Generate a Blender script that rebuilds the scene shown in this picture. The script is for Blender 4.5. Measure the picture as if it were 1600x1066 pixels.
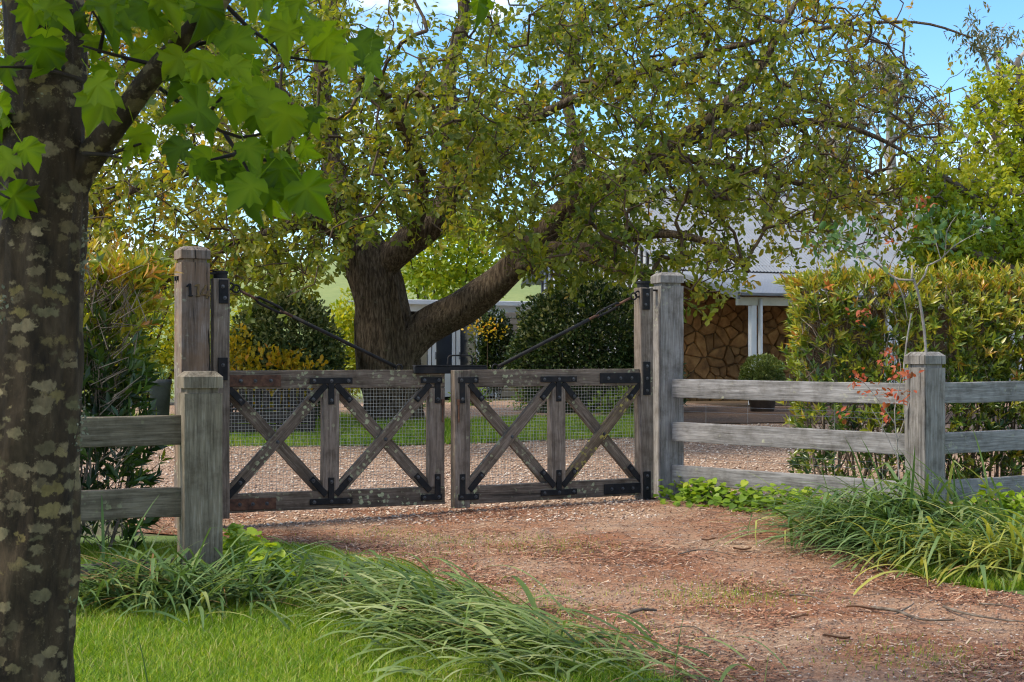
import bpy, bmesh, math, random
import numpy as np
from mathutils import Vector, Matrix, noise as mnoise

for o in list(bpy.data.objects):
    bpy.data.objects.remove(o)
scene = bpy.context.scene
C = scene.collection
rng = np.random.default_rng(7)
random.seed(7)
R = math.radians

# ------------------------------------------------------------------ camera
F = 1600 * 50 / 36.0            # focal length in photo pixels
CAMZ, HOR = 1.35, 562.0         # eye height, horizon row of the photo
cd = bpy.data.cameras.new('camera')
cd.lens = 50; cd.sensor_width = 36; cd.clip_start = .1; cd.clip_end = 2500
cd.shift_y = 29 / 1600.0
cd.dof.use_dof = True; cd.dof.focus_distance = 12.5; cd.dof.aperture_fstop = 13
cam = bpy.data.objects.new('camera', cd); C.objects.link(cam)
cam.location = (0, 0, CAMZ); cam.rotation_euler = (R(90), 0, 0)
scene.camera = cam

# ------------------------------------------------------------------ sky, sun, exposure
SUN_EL, SUN_AZ = 50, -105       # high on the left, a little behind the camera (azimuth from +Y, minus = left)
w = bpy.data.worlds.new('World'); scene.world = w; w.use_nodes = True
nt = w.node_tree; nt.nodes.clear()
out = nt.nodes.new('ShaderNodeOutputWorld'); bg = nt.nodes.new('ShaderNodeBackground')
sky = nt.nodes.new('ShaderNodeTexSky'); sky.sky_type = 'NISHITA'; sky.sun_disc = False
sky.sun_elevation = R(SUN_EL); sky.sun_rotation = R(SUN_AZ)
sky.air_density = 1.0; sky.dust_density = .1; sky.ozone_density = 3.5
tc = nt.nodes.new('ShaderNodeTexCoord')
mp = nt.nodes.new('ShaderNodeMapping'); mp.inputs['Scale'].default_value = (1.0, 1.0, 2.6); mp.inputs['Location'].default_value = (8.22, 12.96, 4.38)
cn = nt.nodes.new('ShaderNodeTexNoise'); cn.inputs['Scale'].default_value = 3.2
cn.inputs['Detail'].default_value = 7; cn.inputs['Roughness'].default_value = .58
cr = nt.nodes.new('ShaderNodeValToRGB')
cr.color_ramp.elements[0].position = .47; cr.color_ramp.elements[1].position = .66
cr.color_ramp.elements[1].color = (.8, .8, .8, 1)
mx = nt.nodes.new('ShaderNodeMix'); mx.data_type = 'RGBA'
mx.inputs[7].default_value = (7.6, 7.2, 6.6, 1)
L = nt.links
L.new(tc.outputs['Generated'], mp.inputs['Vector']); L.new(mp.outputs[0], cn.inputs['Vector'])
L.new(cn.outputs['Fac'], cr.inputs[0]); L.new(cr.outputs[0], mx.inputs[0])
hs = nt.nodes.new('ShaderNodeHueSaturation'); hs.inputs['Saturation'].default_value = 1.22; hs.inputs['Value'].default_value = .66
L.new(sky.outputs[0], hs.inputs['Color']); L.new(hs.outputs[0], mx.inputs[6]); L.new(mx.outputs[2], bg.inputs['Color'])
bg.inputs['Strength'].default_value = .15
L.new(bg.outputs[0], out.inputs['Surface'])
sd = bpy.data.lights.new('sun', 'SUN'); sd.energy = 2.1; sd.angle = R(14); sd.color = (1, .89, .70)
sun = bpy.data.objects.new('sun', sd); C.objects.link(sun)
az, el = R(SUN_AZ), R(SUN_EL)
sdir = Vector((math.sin(az) * math.cos(el), math.cos(az) * math.cos(el), math.sin(el)))
sun.rotation_euler = sdir.to_track_quat('Z', 'Y').to_euler()
sun.location = sdir * 60
vs = scene.view_settings
vs.view_transform = 'Standard'; vs.look = 'None'; vs.gamma = 1; vs.use_curve_mapping = False
vs.exposure = 1.42
scene.render.engine = 'CYCLES'
cy = scene.cycles
cy.max_bounces = 6; cy.diffuse_bounces = 4; cy.glossy_bounces = 1; cy.transmission_bounces = 3
cy.use_adaptive_sampling = True; cy.adaptive_threshold = .018; cy.filter_width = 1.15
cy.use_denoising = True
cy.sample_clamp_indirect = 6

# ------------------------------------------------------------------ helpers
def P(px, py, d):
    """a point of the place, given where the photograph shows it and how far off it stands"""
    return Vector(((px - 800) / F * d, d, CAMZ - (py - HOR) / F * d))

def ss(t):
    t = np.clip(t, 0, 1); return t * t * (3 - 2 * t)

def H(x, y):
    """height of the ground"""
    x = np.asarray(x, float); y = np.asarray(y, float)
    h = .08 * ss((x + 2.5) / 4) * ss((y - 8) / 4.5) + .26 * ss((y - 13.5) / 10) + .08 * ss((y - 23) / 8)
    h = h + 15 * ss((y - 45) / 170) * (1 - .75 * ss((x + 15) / 70))
    return h

def hz(x, y):
    return float(H(x, y))

def mesh_np(name, verts, quads=None, tris=None, attrs=None, smooth=False):
    verts = np.asarray(verts, np.float32)
    me = bpy.data.meshes.new(name)
    q = np.zeros((0, 4), np.int32) if quads is None else np.asarray(quads, np.int32).reshape(-1, 4)
    t = np.zeros((0, 3), np.int32) if tris is None else np.asarray(tris, np.int32).reshape(-1, 3)
    me.vertices.add(len(verts)); me.vertices.foreach_set('co', verts.ravel())
    me.loops.add(q.size + t.size)
    me.loops.foreach_set('vertex_index', np.concatenate([q.ravel(), t.ravel()]).astype(np.int32))
    me.polygons.add(len(q) + len(t))
    tot = np.concatenate([np.full(len(q), 4), np.full(len(t), 3)]).astype(np.int32)
    st = np.concatenate([[0], np.cumsum(tot)[:-1]]).astype(np.int32) if len(tot) else tot
    me.polygons.foreach_set('loop_start', st); me.polygons.foreach_set('loop_total', tot)
    if smooth:
        me.polygons.foreach_set('use_smooth', np.ones(len(tot), bool))
    for k, v in (attrs or {}).items():
        a = me.attributes.new(k, 'FLOAT', 'POINT'); a.data.foreach_set('value', np.asarray(v, np.float32))
    me.update(calc_edges=True); me.validate()
    return me

def link(name, me, mat=None, parent=None, M=None):
    o = bpy.data.objects.new(name, me); C.objects.link(o)
    if mat is not None and me is not None and not me.materials:
        me.materials.append(mat)
    if M is not None:
        o.matrix_basis = M
    if parent is not None:
        o.parent = parent
    return o

def tag(o, label, cat=None, group=None, kind=None):
    o['label'] = label
    if cat: o['category'] = cat
    if group: o['group'] = group
    if kind: o['kind'] = kind
    return o

def thing(name, label, cat, loc=(0, 0, 0), rz=0, group=None):
    o = bpy.data.objects.new(name, None); C.objects.link(o)
    o.empty_display_size = .2
    o.location = loc; o.rotation_euler = (0, 0, rz)
    return tag(o, label, cat, group)

def base_of(parent):
    return np.array(parent.location) if parent is not None else np.zeros(3)

def bm_mesh(name, bm, smooth=False):
    me = bpy.data.meshes.new(name); bm.to_mesh(me); bm.free()
    if smooth:
        for p in me.polygons: p.use_smooth = True
    return me

def frame_m(origin, xdir, up=Vector((0, 0, 1))):
    x = Vector(xdir).normalized(); z = Vector(up)
    y = z.cross(x)
    if y.length < 1e-4: y = Vector((0, 1, 0)).cross(x)
    y.normalize(); z = x.cross(y).normalized()
    return Matrix.Translation(Vector(origin)) @ Matrix((x, y, z)).transposed().to_4x4()

_seed = [0]
def board_mesh(lx, ly, lz, bevel=.006, rough=.002, cuts=None):
    """a sawn timber, long axis on local X, edges worn and slightly uneven"""
    bm = bmesh.new(); bmesh.ops.create_cube(bm, size=1)
    bmesh.ops.scale(bm, vec=(lx, ly, lz), verts=bm.verts)
    n = cuts or max(2, int(lx / .12))
    ed = [e for e in bm.edges if abs(e.verts[0].co.x - e.verts[1].co.x) > lx * .5]
    bmesh.ops.subdivide_edges(bm, edges=ed, cuts=n)
    if bevel:
        sharp = [e for e in bm.edges if len(e.link_faces) == 2 and e.calc_face_angle(0) > .5]
        bmesh.ops.bevel(bm, geom=sharp, offset=bevel, segments=2, profile=.6, affect='EDGES')
    _seed[0] += 1.7; s = _seed[0]
    for v in bm.verts:
        q = v.co * 9 + Vector((s, s * .3, -s)); q2 = v.co * 2.3 + Vector((-s, s, s))
        v.co += Vector((mnoise.noise(q), mnoise.noise(q + Vector((9, 0, 0))), mnoise.noise(q + Vector((0, 9, 0))))) * rough
        v.co.z += mnoise.noise(q2) * rough * 1.6; v.co.y += mnoise.noise(q2 + Vector((5, 5, 0))) * rough * 1.6
    return bm_mesh('timber', bm)

def loft_post(prof, rough=.0025, n=5, step=.12):
    """square post lofted through (height, half width) pairs, sides subdivided and worn"""
    pr = []
    for a, b in zip(prof[:-1], prof[1:]):
        k = max(1, int(abs(b[0] - a[0]) / step))
        for i in range(k):
            pr.append((a[0] + (b[0] - a[0]) * i / k, a[1] + (b[1] - a[1]) * i / k))
    pr.append(prof[-1])
    ring = []
    for i in range(4):
        a = [(-1, -1), (1, -1), (1, 1), (-1, 1)][i]; b = [(1, -1), (1, 1), (-1, 1), (-1, -1)][i]
        for t in [.018] + list(np.linspace(0, 1, n + 2)[1:-1]) + [.982]:
            ring.append((a[0] + (b[0] - a[0]) * t, a[1] + (b[1] - a[1]) * t))
    m = len(ring); bm = bmesh.new(); rows = []
    _seed[0] += 2.3; s = _seed[0]; rough *= .6
    for z, hw in pr:
        row = []
        for x, y in ring:
            q = Vector((x * hw * 14 + s, y * hw * 14, z * 3)); q2 = Vector((x * hw * 60, y * hw * 60 + s, z * 5))
            d = mnoise.noise(q) * rough * 1.4 + mnoise.noise(q2) * rough
            row.append(bm.verts.new((x * (hw + d), y * (hw + d), z + mnoise.noise(q) * rough * .5)))
        rows.append(row)
    for r0, r1 in zip(rows[:-1], rows[1:]):
        for i in range(m):
            bm.faces.new((r0[i], r0[(i + 1) % m], r1[(i + 1) % m], r1[i]))
    bm.faces.new(rows[-1]); bm.faces.new(list(reversed(rows[0])))
    return bm_mesh('post', bm)

def catmull(pts, rad, per):
    pts = [Vector(p) for p in pts]; n = len(pts); op, orr = [], []
    for i in range(n - 1):
        p0 = pts[max(0, i - 1)]; p1 = pts[i]; p2 = pts[i + 1]; p3 = pts[min(n - 1, i + 2)]
        k = max(1, int((p2 - p1).length / per))
        for j in range(k):
            t = j / k
            op.append(.5 * ((2 * p1) + (p2 - p0) * t + (2 * p0 - 5 * p1 + 4 * p2 - p3) * t * t + (3 * p1 - p0 - 3 * p2 + p3) * t ** 3))
            orr.append(rad[i] + (rad[i + 1] - rad[i]) * t)
    op.append(pts[-1]); orr.append(rad[-1])
    return op, orr

def tube(pts, rad, per=.1, sides=8, amp=0., fz=1.5, fa=3., flare=0, origin=(0, 0, 0), name='tube', seed=0., cap=True):
    """smooth tapering tube with optional furrowed surface"""
    cp, cr_ = catmull(pts, rad, per)
    n = len(cp); org = Vector(origin)
    t0 = (cp[1] - cp[0]).normalized(); u = t0.orthogonal().normalized()
    V = np.zeros((n * sides, 3)); dist = 0
    for i in range(n):
        t = (cp[min(i + 1, n - 1)] - cp[max(i - 1, 0)]).normalized()
        u = (u - t * u.dot(t)).normalized(); v = t.cross(u)
        if i: dist += (cp[i] - cp[i - 1]).length
        for j in range(sides):
            a = 2 * math.pi * j / sides; dx, dy = math.cos(a), math.sin(a)
            r = cr_[i]
            if amp:
                q = Vector((dx * fa, dy * fa, dist * fz + seed))
                r += amp * r * (mnoise.noise(q) + .5 * mnoise.noise(q * 2.3)) * 2
                q = Vector((dx * .9 + seed, dy * .9, dist * .8)); r += amp * r * mnoise.noise(q) * 1.5
            p = cp[i] + (u * dx + v * dy) * r - org
            V[i * sides + j] = p
    idx = np.arange(n * sides).reshape(n, sides); nx = np.roll(idx, -1, 1)
    q = np.stack([idx[:-1], nx[:-1], nx[1:], idx[1:]], -1).reshape(-1, 4)
    tr = None
    if cap:
        V = np.vstack([V, np.array(cp[0] - org), np.array(cp[-1] - org)])
        a, b = n * sides, n * sides + 1
        tr = np.concatenate([np.stack([np.full(sides, a), nx[0], idx[0]], -1), np.stack([np.full(sides, b), idx[-1], nx[-1]], -1)])
    return mesh_np(name, V, q, tr, smooth=True)

def norm_rows(a):
    return a / np.maximum(np.linalg.norm(a, axis=1, keepdims=True), 1e-9)

def seg_tubes(A, B, ra, rb, sides=4):
    """many small straight twig segments as one set of arrays"""
    A = np.asarray(A); B = np.asarray(B); t = norm_rows(B - A)
    ref = np.where(np.abs(t[:, 2:3]) > .9, np.array([[1., 0, 0]]), np.array([[0, 0, 1.]]))
    u = norm_rows(np.cross(t, ref)); v = np.cross(t, u)
    an = np.arange(sides) * 2 * math.pi / sides
    ring = u[:, None, :] * np.cos(an)[None, :, None] + v[:, None, :] * np.sin(an)[None, :, None]
    va = A[:, None, :] + ring * np.asarray(ra)[:, None, None]; vb = B[:, None, :] + ring * np.asarray(rb)[:, None, None]
    V = np.concatenate([va, vb], 1).reshape(-1, 3)
    b = (np.arange(len(A)) * 2 * sides)[:, None]
    j = np.arange(sides)[None, :]; k = (j + 1) % sides
    q = np.stack([b + j, b + k, b + sides + k, b + sides + j], -1).reshape(-1, 4)
    return V, q

# leaf templates: x along the leaf, y across, z off the face
LOBE_TINT = 0.
def tmpl(kind):
    if kind == 'obovate':
        v = [(0, 0, 0), (.40, .17, .03), (.40, -.17, .03), (.74, .25, .02), (.74, -.25, .02), (1, 0, -.08), (.55, 0, -.035)]
        t = [(0, 6, 1), (0, 2, 6), (1, 6, 3), (2, 4, 6), (3, 6, 5), (6, 4, 5)]
    elif kind == 'lance':
        v = [(0, 0, 0), (.45, .15, .05), (.45, -.15, .05), (1, 0, -.10), (.5, 0, -.01)]
        t = [(0, 4, 1), (0, 2, 4), (1, 4, 3), (4, 2, 3)]
    elif kind == 'oval':
        v = [(0, 0, 0), (.3, .25, .05), (.3, -.25, .05), (.7, .24, .04), (.7, -.24, .04), (1, 0, -.06), (.5, 0, -.02)]
        t = [(0, 6, 1), (0, 2, 6), (1, 6, 3), (2, 4, 6), (3, 6, 5), (6, 4, 5)]
    elif kind == 'heart':
        v = [(.08, 0, 0), (-.05, .25, .03), (.2, .44, .06), (.6, .36, .04), (1, 0, -.08), (.6, -.36, .04), (.2, -.44, .06), (-.05, -.25, .03)]
        t = [(0, 2, 1), (0, 3, 2), (0, 4, 3), (0, 5, 4), (0, 6, 5), (0, 7, 6)]
    elif kind == 'small':
        v = [(0, 0, 0), (.5, .27, .05), (.5, -.27, .05), (1, 0, -.05)]
        t = [(0, 2, 1), (1, 2, 3)]
    elif kind == 'lobed':
        half = [(0, .0), (-.10, .13), (-.02, .34), (.14, .52), (.20, .40), (.34, .44), (.42, .62), (.50, .44), (.66, .42), (.60, .26), (.78, .18), (1.0, 0)]
        up = [0, .02, .05, -.04, .05, .05, -.05, .05, .02, .06, .03, -.12]
        v = [(.18, 0, -.04)] + [(x, y, u + .10 * abs(y) ** 1.3 - .14 * x * x) for (x, y), u in zip(half, up)] + \
            [(x, -y, u + .10 * abs(y) ** 1.3 - .14 * x * x) for (x, y), u in zip(half[-2:0:-1], up[-2:0:-1])]
        n = len(v) - 1
        t = [(0, (i + 1) % n + 1, i + 1) for i in range(n)]
        k = len(v); v += [(0, .012, 0), (0, -.012, 0), (-.62, .010, .10), (-.62, -.010, .10)]
        t += [(k, k + 2, k + 3), (k, k + 3, k + 1)]
        global LOBE_TINT
        LOBE_TINT = np.array([.30] + [-.05, -.08, .04, .18, -.14, .02, .20, -.14, .10, -.14, .02, .16] + [.02, -.14, .10, -.14, .20, .02, -.14, .18, .04, -.08] + [.2] * 4)
    return np.array(v, float), np.array(t, int)

def leaf_arrays(tv, tt, Pp, A, N, s, tint):
    A = norm_rows(A); N = N - A * (N * A).sum(1, keepdims=True); N = norm_rows(N); B = np.cross(N, A)
    V = Pp[:, None, :] + s[:, None, None] * (tv[None, :, 0:1] * A[:, None, :] + tv[None, :, 1:2] * B[:, None, :] + tv[None, :, 2:3] * N[:, None, :])
    k = len(tv); T = tt[None] + (np.arange(len(Pp)) * k)[:, None, None]
    return V.reshape(-1, 3), T.reshape(-1, 3), np.repeat(tint, k)

def foliage(parent, kind, Pp, A, N, s, tint, mat, parts=300, leaf='leaf', mass='foliage', score=None, tinr=8):
    """leaves of one plant: the ones that show largest as parts, the rest as one mass"""
    tv, tt = tmpl(kind); b0 = base_of(parent); n = len(Pp)
    Pp = np.asarray(Pp) - b0
    if score is None:
        W = Pp + b0; px = W[:, 0] / W[:, 1] * F + 800; py = HOR - (W[:, 2] - CAMZ) / W[:, 1] * F
        score = W[:, 1] + 1000 * ((px < 5) | (px > 1595) | (py < 5) | (py > 1060))
    order = np.argsort(score); own = order[:min(parts, n)]; rest = order[min(parts, n):]
    if len(own):
        qs = np.quantile(tint, np.linspace(.06, .94, tinr)) if n > tinr else tint
        var = []
        for q in qs:
            me = mesh_np(leaf, tv, None, tt, {'tint': np.full(len(tv), q) + (LOBE_TINT if kind == 'lobed' else 0)}); me.materials.append(mat); var.append(me)
        An = norm_rows(A); Nn = norm_rows(N - An * (N * An).sum(1, keepdims=True)); Bn = np.cross(Nn, An)
        for i in own:
            me = var[int(np.argmin(np.abs(qs - tint[i])))]
            fb, fn = s[i] * rng.uniform(.78, 1.12), s[i] * rng.uniform(.4, 2.6)
            M = Matrix(((An[i, 0] * s[i], Bn[i, 0] * fb, Nn[i, 0] * fn, Pp[i, 0]),
                        (An[i, 1] * s[i], Bn[i, 1] * fb, Nn[i, 1] * fn, Pp[i, 1]),
                        (An[i, 2] * s[i], Bn[i, 2] * fb, Nn[i, 2] * fn, Pp[i, 2]), (0, 0, 0, 1)))
            link(leaf, me, None, parent, M)
    if len(rest):
        V, T, tn = leaf_arrays(tv, tt, Pp[rest], A[rest], N[rest], s[rest], tint[rest])
        me = mesh_np(mass, V, None, T, {'tint': tn})
        o = link(mass, me, mat, parent); o['kind'] = 'stuff'
        return o

def rand_dirs(n, up=0., g=rng):
    d = norm_rows(g.normal(size=(n, 3))); d[:, 2] += up
    return norm_rows(d)

# ------------------------------------------------------------------ materials
def newmat(name):
    m = bpy.data.materials.new(name); m.use_nodes = True
    nt = m.node_tree; nt.nodes.clear()
    o = nt.nodes.new('ShaderNodeOutputMaterial'); b = nt.nodes.new('ShaderNodeBsdfPrincipled')
    nt.links.new(b.outputs[0], o.inputs['Surface'])
    return m, nt, b, o

def nd(nt, t, **kw):
    n = nt.nodes.new(t)
    for k, v in kw.items():
        if k in n.inputs: n.inputs[k].default_value = v
        else: setattr(n, k, v)
    return n

def ramp(nt, fac, stops):
    r = nt.nodes.new('ShaderNodeValToRGB'); e = r.color_ramp.elements
    while len(e) < len(stops): e.new(.5)
    for k, (p, c) in enumerate(stops):
        e[k].position = p; e[k].color = (*c, 1) if len(c) == 3 else c
    nt.links.new(fac, r.inputs[0]); return r.outputs[0]

def mixc(nt, fac, a, b, mode='MIX'):
    m = nt.nodes.new('ShaderNodeMix'); m.data_type = 'RGBA'; m.blend_type = mode
    for sock, val in ((0, fac), (6, a), (7, b)):
        if isinstance(val, bpy.types.NodeSocket): nt.links.new(val, m.inputs[sock])
        else: m.inputs[sock].default_value = val if sock == 0 else (*val, 1)
    return m.outputs[2]

def coords(nt, scale=(1, 1, 1), rnd=True, kind='Object'):
    tc = nt.nodes.new('ShaderNodeTexCoord'); mp = nt.nodes.new('ShaderNodeMapping')
    mp.inputs['Scale'].default_value = scale
    src = tc.outputs[kind]
    if rnd:
        oi = nt.nodes.new('ShaderNodeObjectInfo'); mu = nd(nt, 'ShaderNodeMath', operation='MULTIPLY'); mu.inputs[1].default_value = 37.
        nt.links.new(oi.outputs['Random'], mu.inputs[0])
        ad = nd(nt, 'ShaderNodeVectorMath', operation='ADD'); nt.links.new(src, ad.inputs[0]); nt.links.new(mu.outputs[0], ad.inputs[1]); src = ad.outputs[0]
    nt.links.new(src, mp.inputs['Vector']); return mp.outputs[0]

def noise(nt, vec, scale, detail=5, rough=.55, dist=0.):
    n = nd(nt, 'ShaderNodeTexNoise', Scale=scale, Detail=detail, Roughness=rough, Distortion=dist)
    nt.links.new(vec, n.inputs['Vector']); return n.outputs['Fac']

def bump(nt, bsdf, height, strength=.5, distance=.01):
    b = nd(nt, 'ShaderNodeBump', Strength=strength, Distance=distance)
    nt.links.new(height, b.inputs['Height']); nt.links.new(b.outputs[0], bsdf.inputs['Normal'])

def mat_wood(name, dark, mid, light, axis='X', lichen=.0, moss=(.33, .36, .2), brown=None, crack=.35, cw=0.):
    m, nt, b, o = newmat(name)
    st = {'X': (2.2, 44, 44), 'Z': (44, 44, 2.2)}[axis]; st3 = {'X': (9, 150, 150), 'Z': (150, 150, 9)}[axis]
    st2 = {'X': (.5, 9, 9), 'Z': (9, 9, .5)}[axis]
    g = coords(nt, st); g2 = coords(nt, st2); cc = coords(nt)
    n1 = noise(nt, g, 1.6, 8, .62, .35); n2 = noise(nt, g2, 1.4, 5, .6, .6); n3 = noise(nt, cc, 3.1, 4); n4 = noise(nt, cc, 46, 3)
    n5 = noise(nt, coords(nt, st3), 1.0, 4, .6); n6 = noise(nt, cc, 7.5, 5, .65)
    n1 = mixc(nt, .35, n1, n5)
    col = ramp(nt, n1, [(.30, dark), (.5, mid), (.70, light)])
    col = mixc(nt, 1., col, ramp(nt, n6, [(.32, (.62, .60, .57)), (.52, (1, 1, 1)), (.7, (1.12, 1.11, 1.10))]), 'MULTIPLY')
    if brown:
        col = mixc(nt, ramp(nt, n3, [(.42, (0, 0, 0)), (.62, (1, 1, 1))]), col, mixc(nt, .75, col, brown))
    tone = ramp(nt, n2, [(.28, (.55, .55, .55)), (.6, (1.08, 1.08, 1.08))])
    col = mixc(nt, 1., col, tone, 'MULTIPLY')
    crk = ramp(nt, n2, [(.31 + cw, (1, 1, 1)), (.335 + cw, (0, 0, 0))])
    col = mixc(nt, mulf(nt, crk, crack), col, (.018, .014, .010))
    if lichen > 0:
        v = nd(nt, 'ShaderNodeTexVoronoi', Scale=24.); dv = nt.nodes.new('ShaderNodeVectorMath'); dv.operation = 'ADD'
        nn = nd(nt, 'ShaderNodeTexNoise', Scale=30., Detail=3.); nt.links.new(cc, nn.inputs['Vector'])
        sc = nd(nt, 'ShaderNodeVectorMath', operation='SCALE'); sc.inputs['Scale'].default_value = .05
        nt.links.new(nn.outputs['Color'], sc.inputs[0]); nt.links.new(cc, dv.inputs[0]); nt.links.new(sc.outputs[0], dv.inputs[1])
        nt.links.new(dv.outputs[0], v.inputs['Vector'])
        spot = ramp(nt, v.outputs['Distance'], [(.30, (1, 1, 1)), (.42, (0, 0, 0))])
        area = ramp(nt, noise(nt, cc, 2.6, 4, .6), [(.60 - .22 * lichen, (0, 0, 0)), (.72 - .2 * lichen, (1, 1, 1))])
        pick = ramp(nt, v.outputs['Color'], [(.35, (0, 0, 0)), (.4, (1, 1, 1))])
        f = mixc(nt, 1., mixc(nt, 1., spot, area, 'MULTIPLY'), pick, 'MULTIPLY')
        lc = ramp(nt, n4, [(.35, tuple(c * .55 for c in moss)), (.65, moss)])
        col = mixc(nt, f, col, lc)
    nt.links.new(col, b.inputs['Base Color']); b.inputs['Roughness'].default_value = .86
    b.inputs['Specular IOR Level'].default_value = .25
    hh = mixc(nt, .3, n1, n4); hh = mixc(nt, mulf(nt, crk, .8), hh, (0, 0, 0))
    bump(nt, b, hh, .75, .006)
    return m

def mulf(nt, sock, k):
    m = nd(nt, 'ShaderNodeMath', operation='MULTIPLY'); m.inputs[1].default_value = k
    nt.links.new(sock, m.inputs[0]); return m.outputs[0]

def mat_plain(name, c1, c2=None, scale=8., rough=.7, bumpk=.2, metal=0., spec=.4, bd=.004, c3=None, objvar=0.):
    m, nt, b, o = newmat(name); cc = coords(nt); n1 = noise(nt, cc, scale, 6, .6); n2 = noise(nt, cc, scale * 7, 3)
    c2 = c2 or tuple(c * .7 for c in c1)
    st = [(.32, c2), (.66, c1)] if c3 is None else [(.3, c2), (.5, c1), (.72, c3)]
    pc = ramp(nt, n1, st)
    if objvar:
        oi = nt.nodes.new('ShaderNodeObjectInfo'); pc = mixc(nt, 1., pc, ramp(nt, oi.outputs['Random'], [(0, (1 - objvar, 1 - objvar, 1 - objvar)), (1, (1 + objvar, 1 + objvar * .9, 1 + objvar * .75))]), 'MULTIPLY')
    nt.links.new(pc, b.inputs['Base Color'])
    b.inputs['Roughness'].default_value = rough; b.inputs['Metallic'].default_value = metal
    b.inputs['Specular IOR Level'].default_value = spec
    if bumpk: bump(nt, b, mixc(nt, .5, n1, n2), bumpk, bd)
    return m

def mat_leaf(name, stops, trans=.45, rough=.5, spec=.35, tcol=1.5, objvar=.25):
    m, nt, b, o = newmat(name)
    at = nt.nodes.new('ShaderNodeAttribute'); at.attribute_name = 'tint'
    oi = nt.nodes.new('ShaderNodeObjectInfo')
    mr = nd(nt, 'ShaderNodeMapRange'); mr.inputs[3].default_value = -objvar / 2; mr.inputs[4].default_value = objvar / 2
    nt.links.new(oi.outputs['Random'], mr.inputs[0])
    ad = nd(nt, 'ShaderNodeMath', operation='ADD'); nt.links.new(at.outputs['Fac'], ad.inputs[0]); nt.links.new(mr.outputs[0], ad.inputs[1])
    col = ramp(nt, ad.outputs[0], stops)
    cc = coords(nt, rnd=False, kind='Generated')
    nt.links.new(col, b.inputs['Base Color']); b.inputs['Roughness'].default_value = rough
    b.inputs['Specular IOR Level'].default_value = spec
    tr = nt.nodes.new('ShaderNodeBsdfTranslucent')
    g = nt.nodes.new('ShaderNodeMix'); g.data_type = 'RGBA'; g.blend_type = 'MULTIPLY'; g.inputs[0].default_value = 1
    nt.links.new(col, g.inputs[6]); g.inputs[7].default_value = (tcol, tcol * .95, tcol * .45, 1)
    nt.links.new(g.outputs[2], tr.inputs['Color'])
    ms = nt.nodes.new('ShaderNodeMixShader'); ms.inputs[0].default_value = trans
    nt.links.new(b.outputs[0], ms.inputs[1]); nt.links.new(tr.outputs[0], ms.inputs[2]); nt.links.new(ms.outputs[0], o.inputs['Surface'])
    return m

def mat_bark(name, stops, scale=(9, 9, 1.6), lichen=None, bumpd=.02, axisrnd=True, lich_scale=9., lich_amt=.5):
    m, nt, b, o = newmat(name); g = coords(nt, scale, rnd=False); cc = coords(nt, rnd=False)
    n1 = noise(nt, g, 2.2, 8, .65, .4); n2 = noise(nt, cc, 40, 4); n3 = noise(nt, cc, 2.2, 4)
    col = ramp(nt, n1, stops)
    if lichen:
        nn = nd(nt, 'ShaderNodeTexNoise', Scale=lich_scale * 2.4, Detail=7., Roughness=.68); nt.links.new(cc, nn.inputs['Vector'])
        sc = nd(nt, 'ShaderNodeVectorMath', operation='SCALE'); sc.inputs['Scale'].default_value = .07
        dv = nd(nt, 'ShaderNodeVectorMath', operation='ADD')
        nt.links.new(nn.outputs['Color'], sc.inputs[0]); nt.links.new(cc, dv.inputs[0]); nt.links.new(sc.outputs[0], dv.inputs[1])
        mp = nt.nodes.new('ShaderNodeMapping'); mp.inputs['Scale'].default_value = (1, 1, 2.0); nt.links.new(dv.outputs[0], mp.inputs['Vector'])
        v = nd(nt, 'ShaderNodeTexVoronoi', Scale=lich_scale); nt.links.new(mp.outputs[0], v.inputs['Vector'])
        sep = nt.nodes.new('ShaderNodeSeparateColor'); nt.links.new(v.outputs['Color'], sep.inputs[0])
        # every patch has its own size
        sz = nd(nt, 'ShaderNodeMapRange'); sz.inputs[3].default_value = -.35 + .75 * lich_amt; sz.inputs[4].default_value = .25 + .7 * lich_amt
        nt.links.new(sep.outputs[0], sz.inputs[0])
        gt = nd(nt, 'ShaderNodeMath', operation='SUBTRACT'); nt.links.new(sz.outputs[0], gt.inputs[0]); nt.links.new(v.outputs['Distance'], gt.inputs[1])
        f = ramp(nt, gt.outputs[0], [(.0, (0, 0, 0)), (.13, (1, 1, 1))])
        op = nd(nt, 'ShaderNodeMapRange'); op.inputs[3].default_value = .3; op.inputs[4].default_value = 1.; nt.links.new(sep.outputs[2], op.inputs[0])
        f = mixc(nt, 1., f, op.outputs[0], 'MULTIPLY')
        lc = ramp(nt, sep.outputs[1], [(.1, lichen[0]), (.5, lichen[1]), (.9, lichen[2])])
        lc = mixc(nt, 1., lc, ramp(nt, n2, [(.3, (.6, .6, .6)), (.7, (1.1, 1.1, 1.1))]), 'MULTIPLY')
        col = mixc(nt, f, col, lc)
        sp = noise(nt, dv.outputs[0], lich_scale * 7, 4, .7); ar = noise(nt, cc, lich_scale * .5, 3)
        f2 = mixc(nt, 1., ramp(nt, sp, [(.60, (0, 0, 0)), (.66, (.45, .45, .45))]), ramp(nt, ar, [(.48, (0, 0, 0)), (.56, (1, 1, 1))]), 'MULTIPLY')
        col = mixc(nt, f2, col, tuple(c * 1.15 for c in lichen[1]))
    nt.links.new(col, b.inputs['Base Color']); b.inputs['Roughness'].default_value = .9
    b.inputs['Specular IOR Level'].default_value = .2
    bump(nt, b, mixc(nt, .25, n1, n2), .9, bumpd)
    return m

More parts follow.
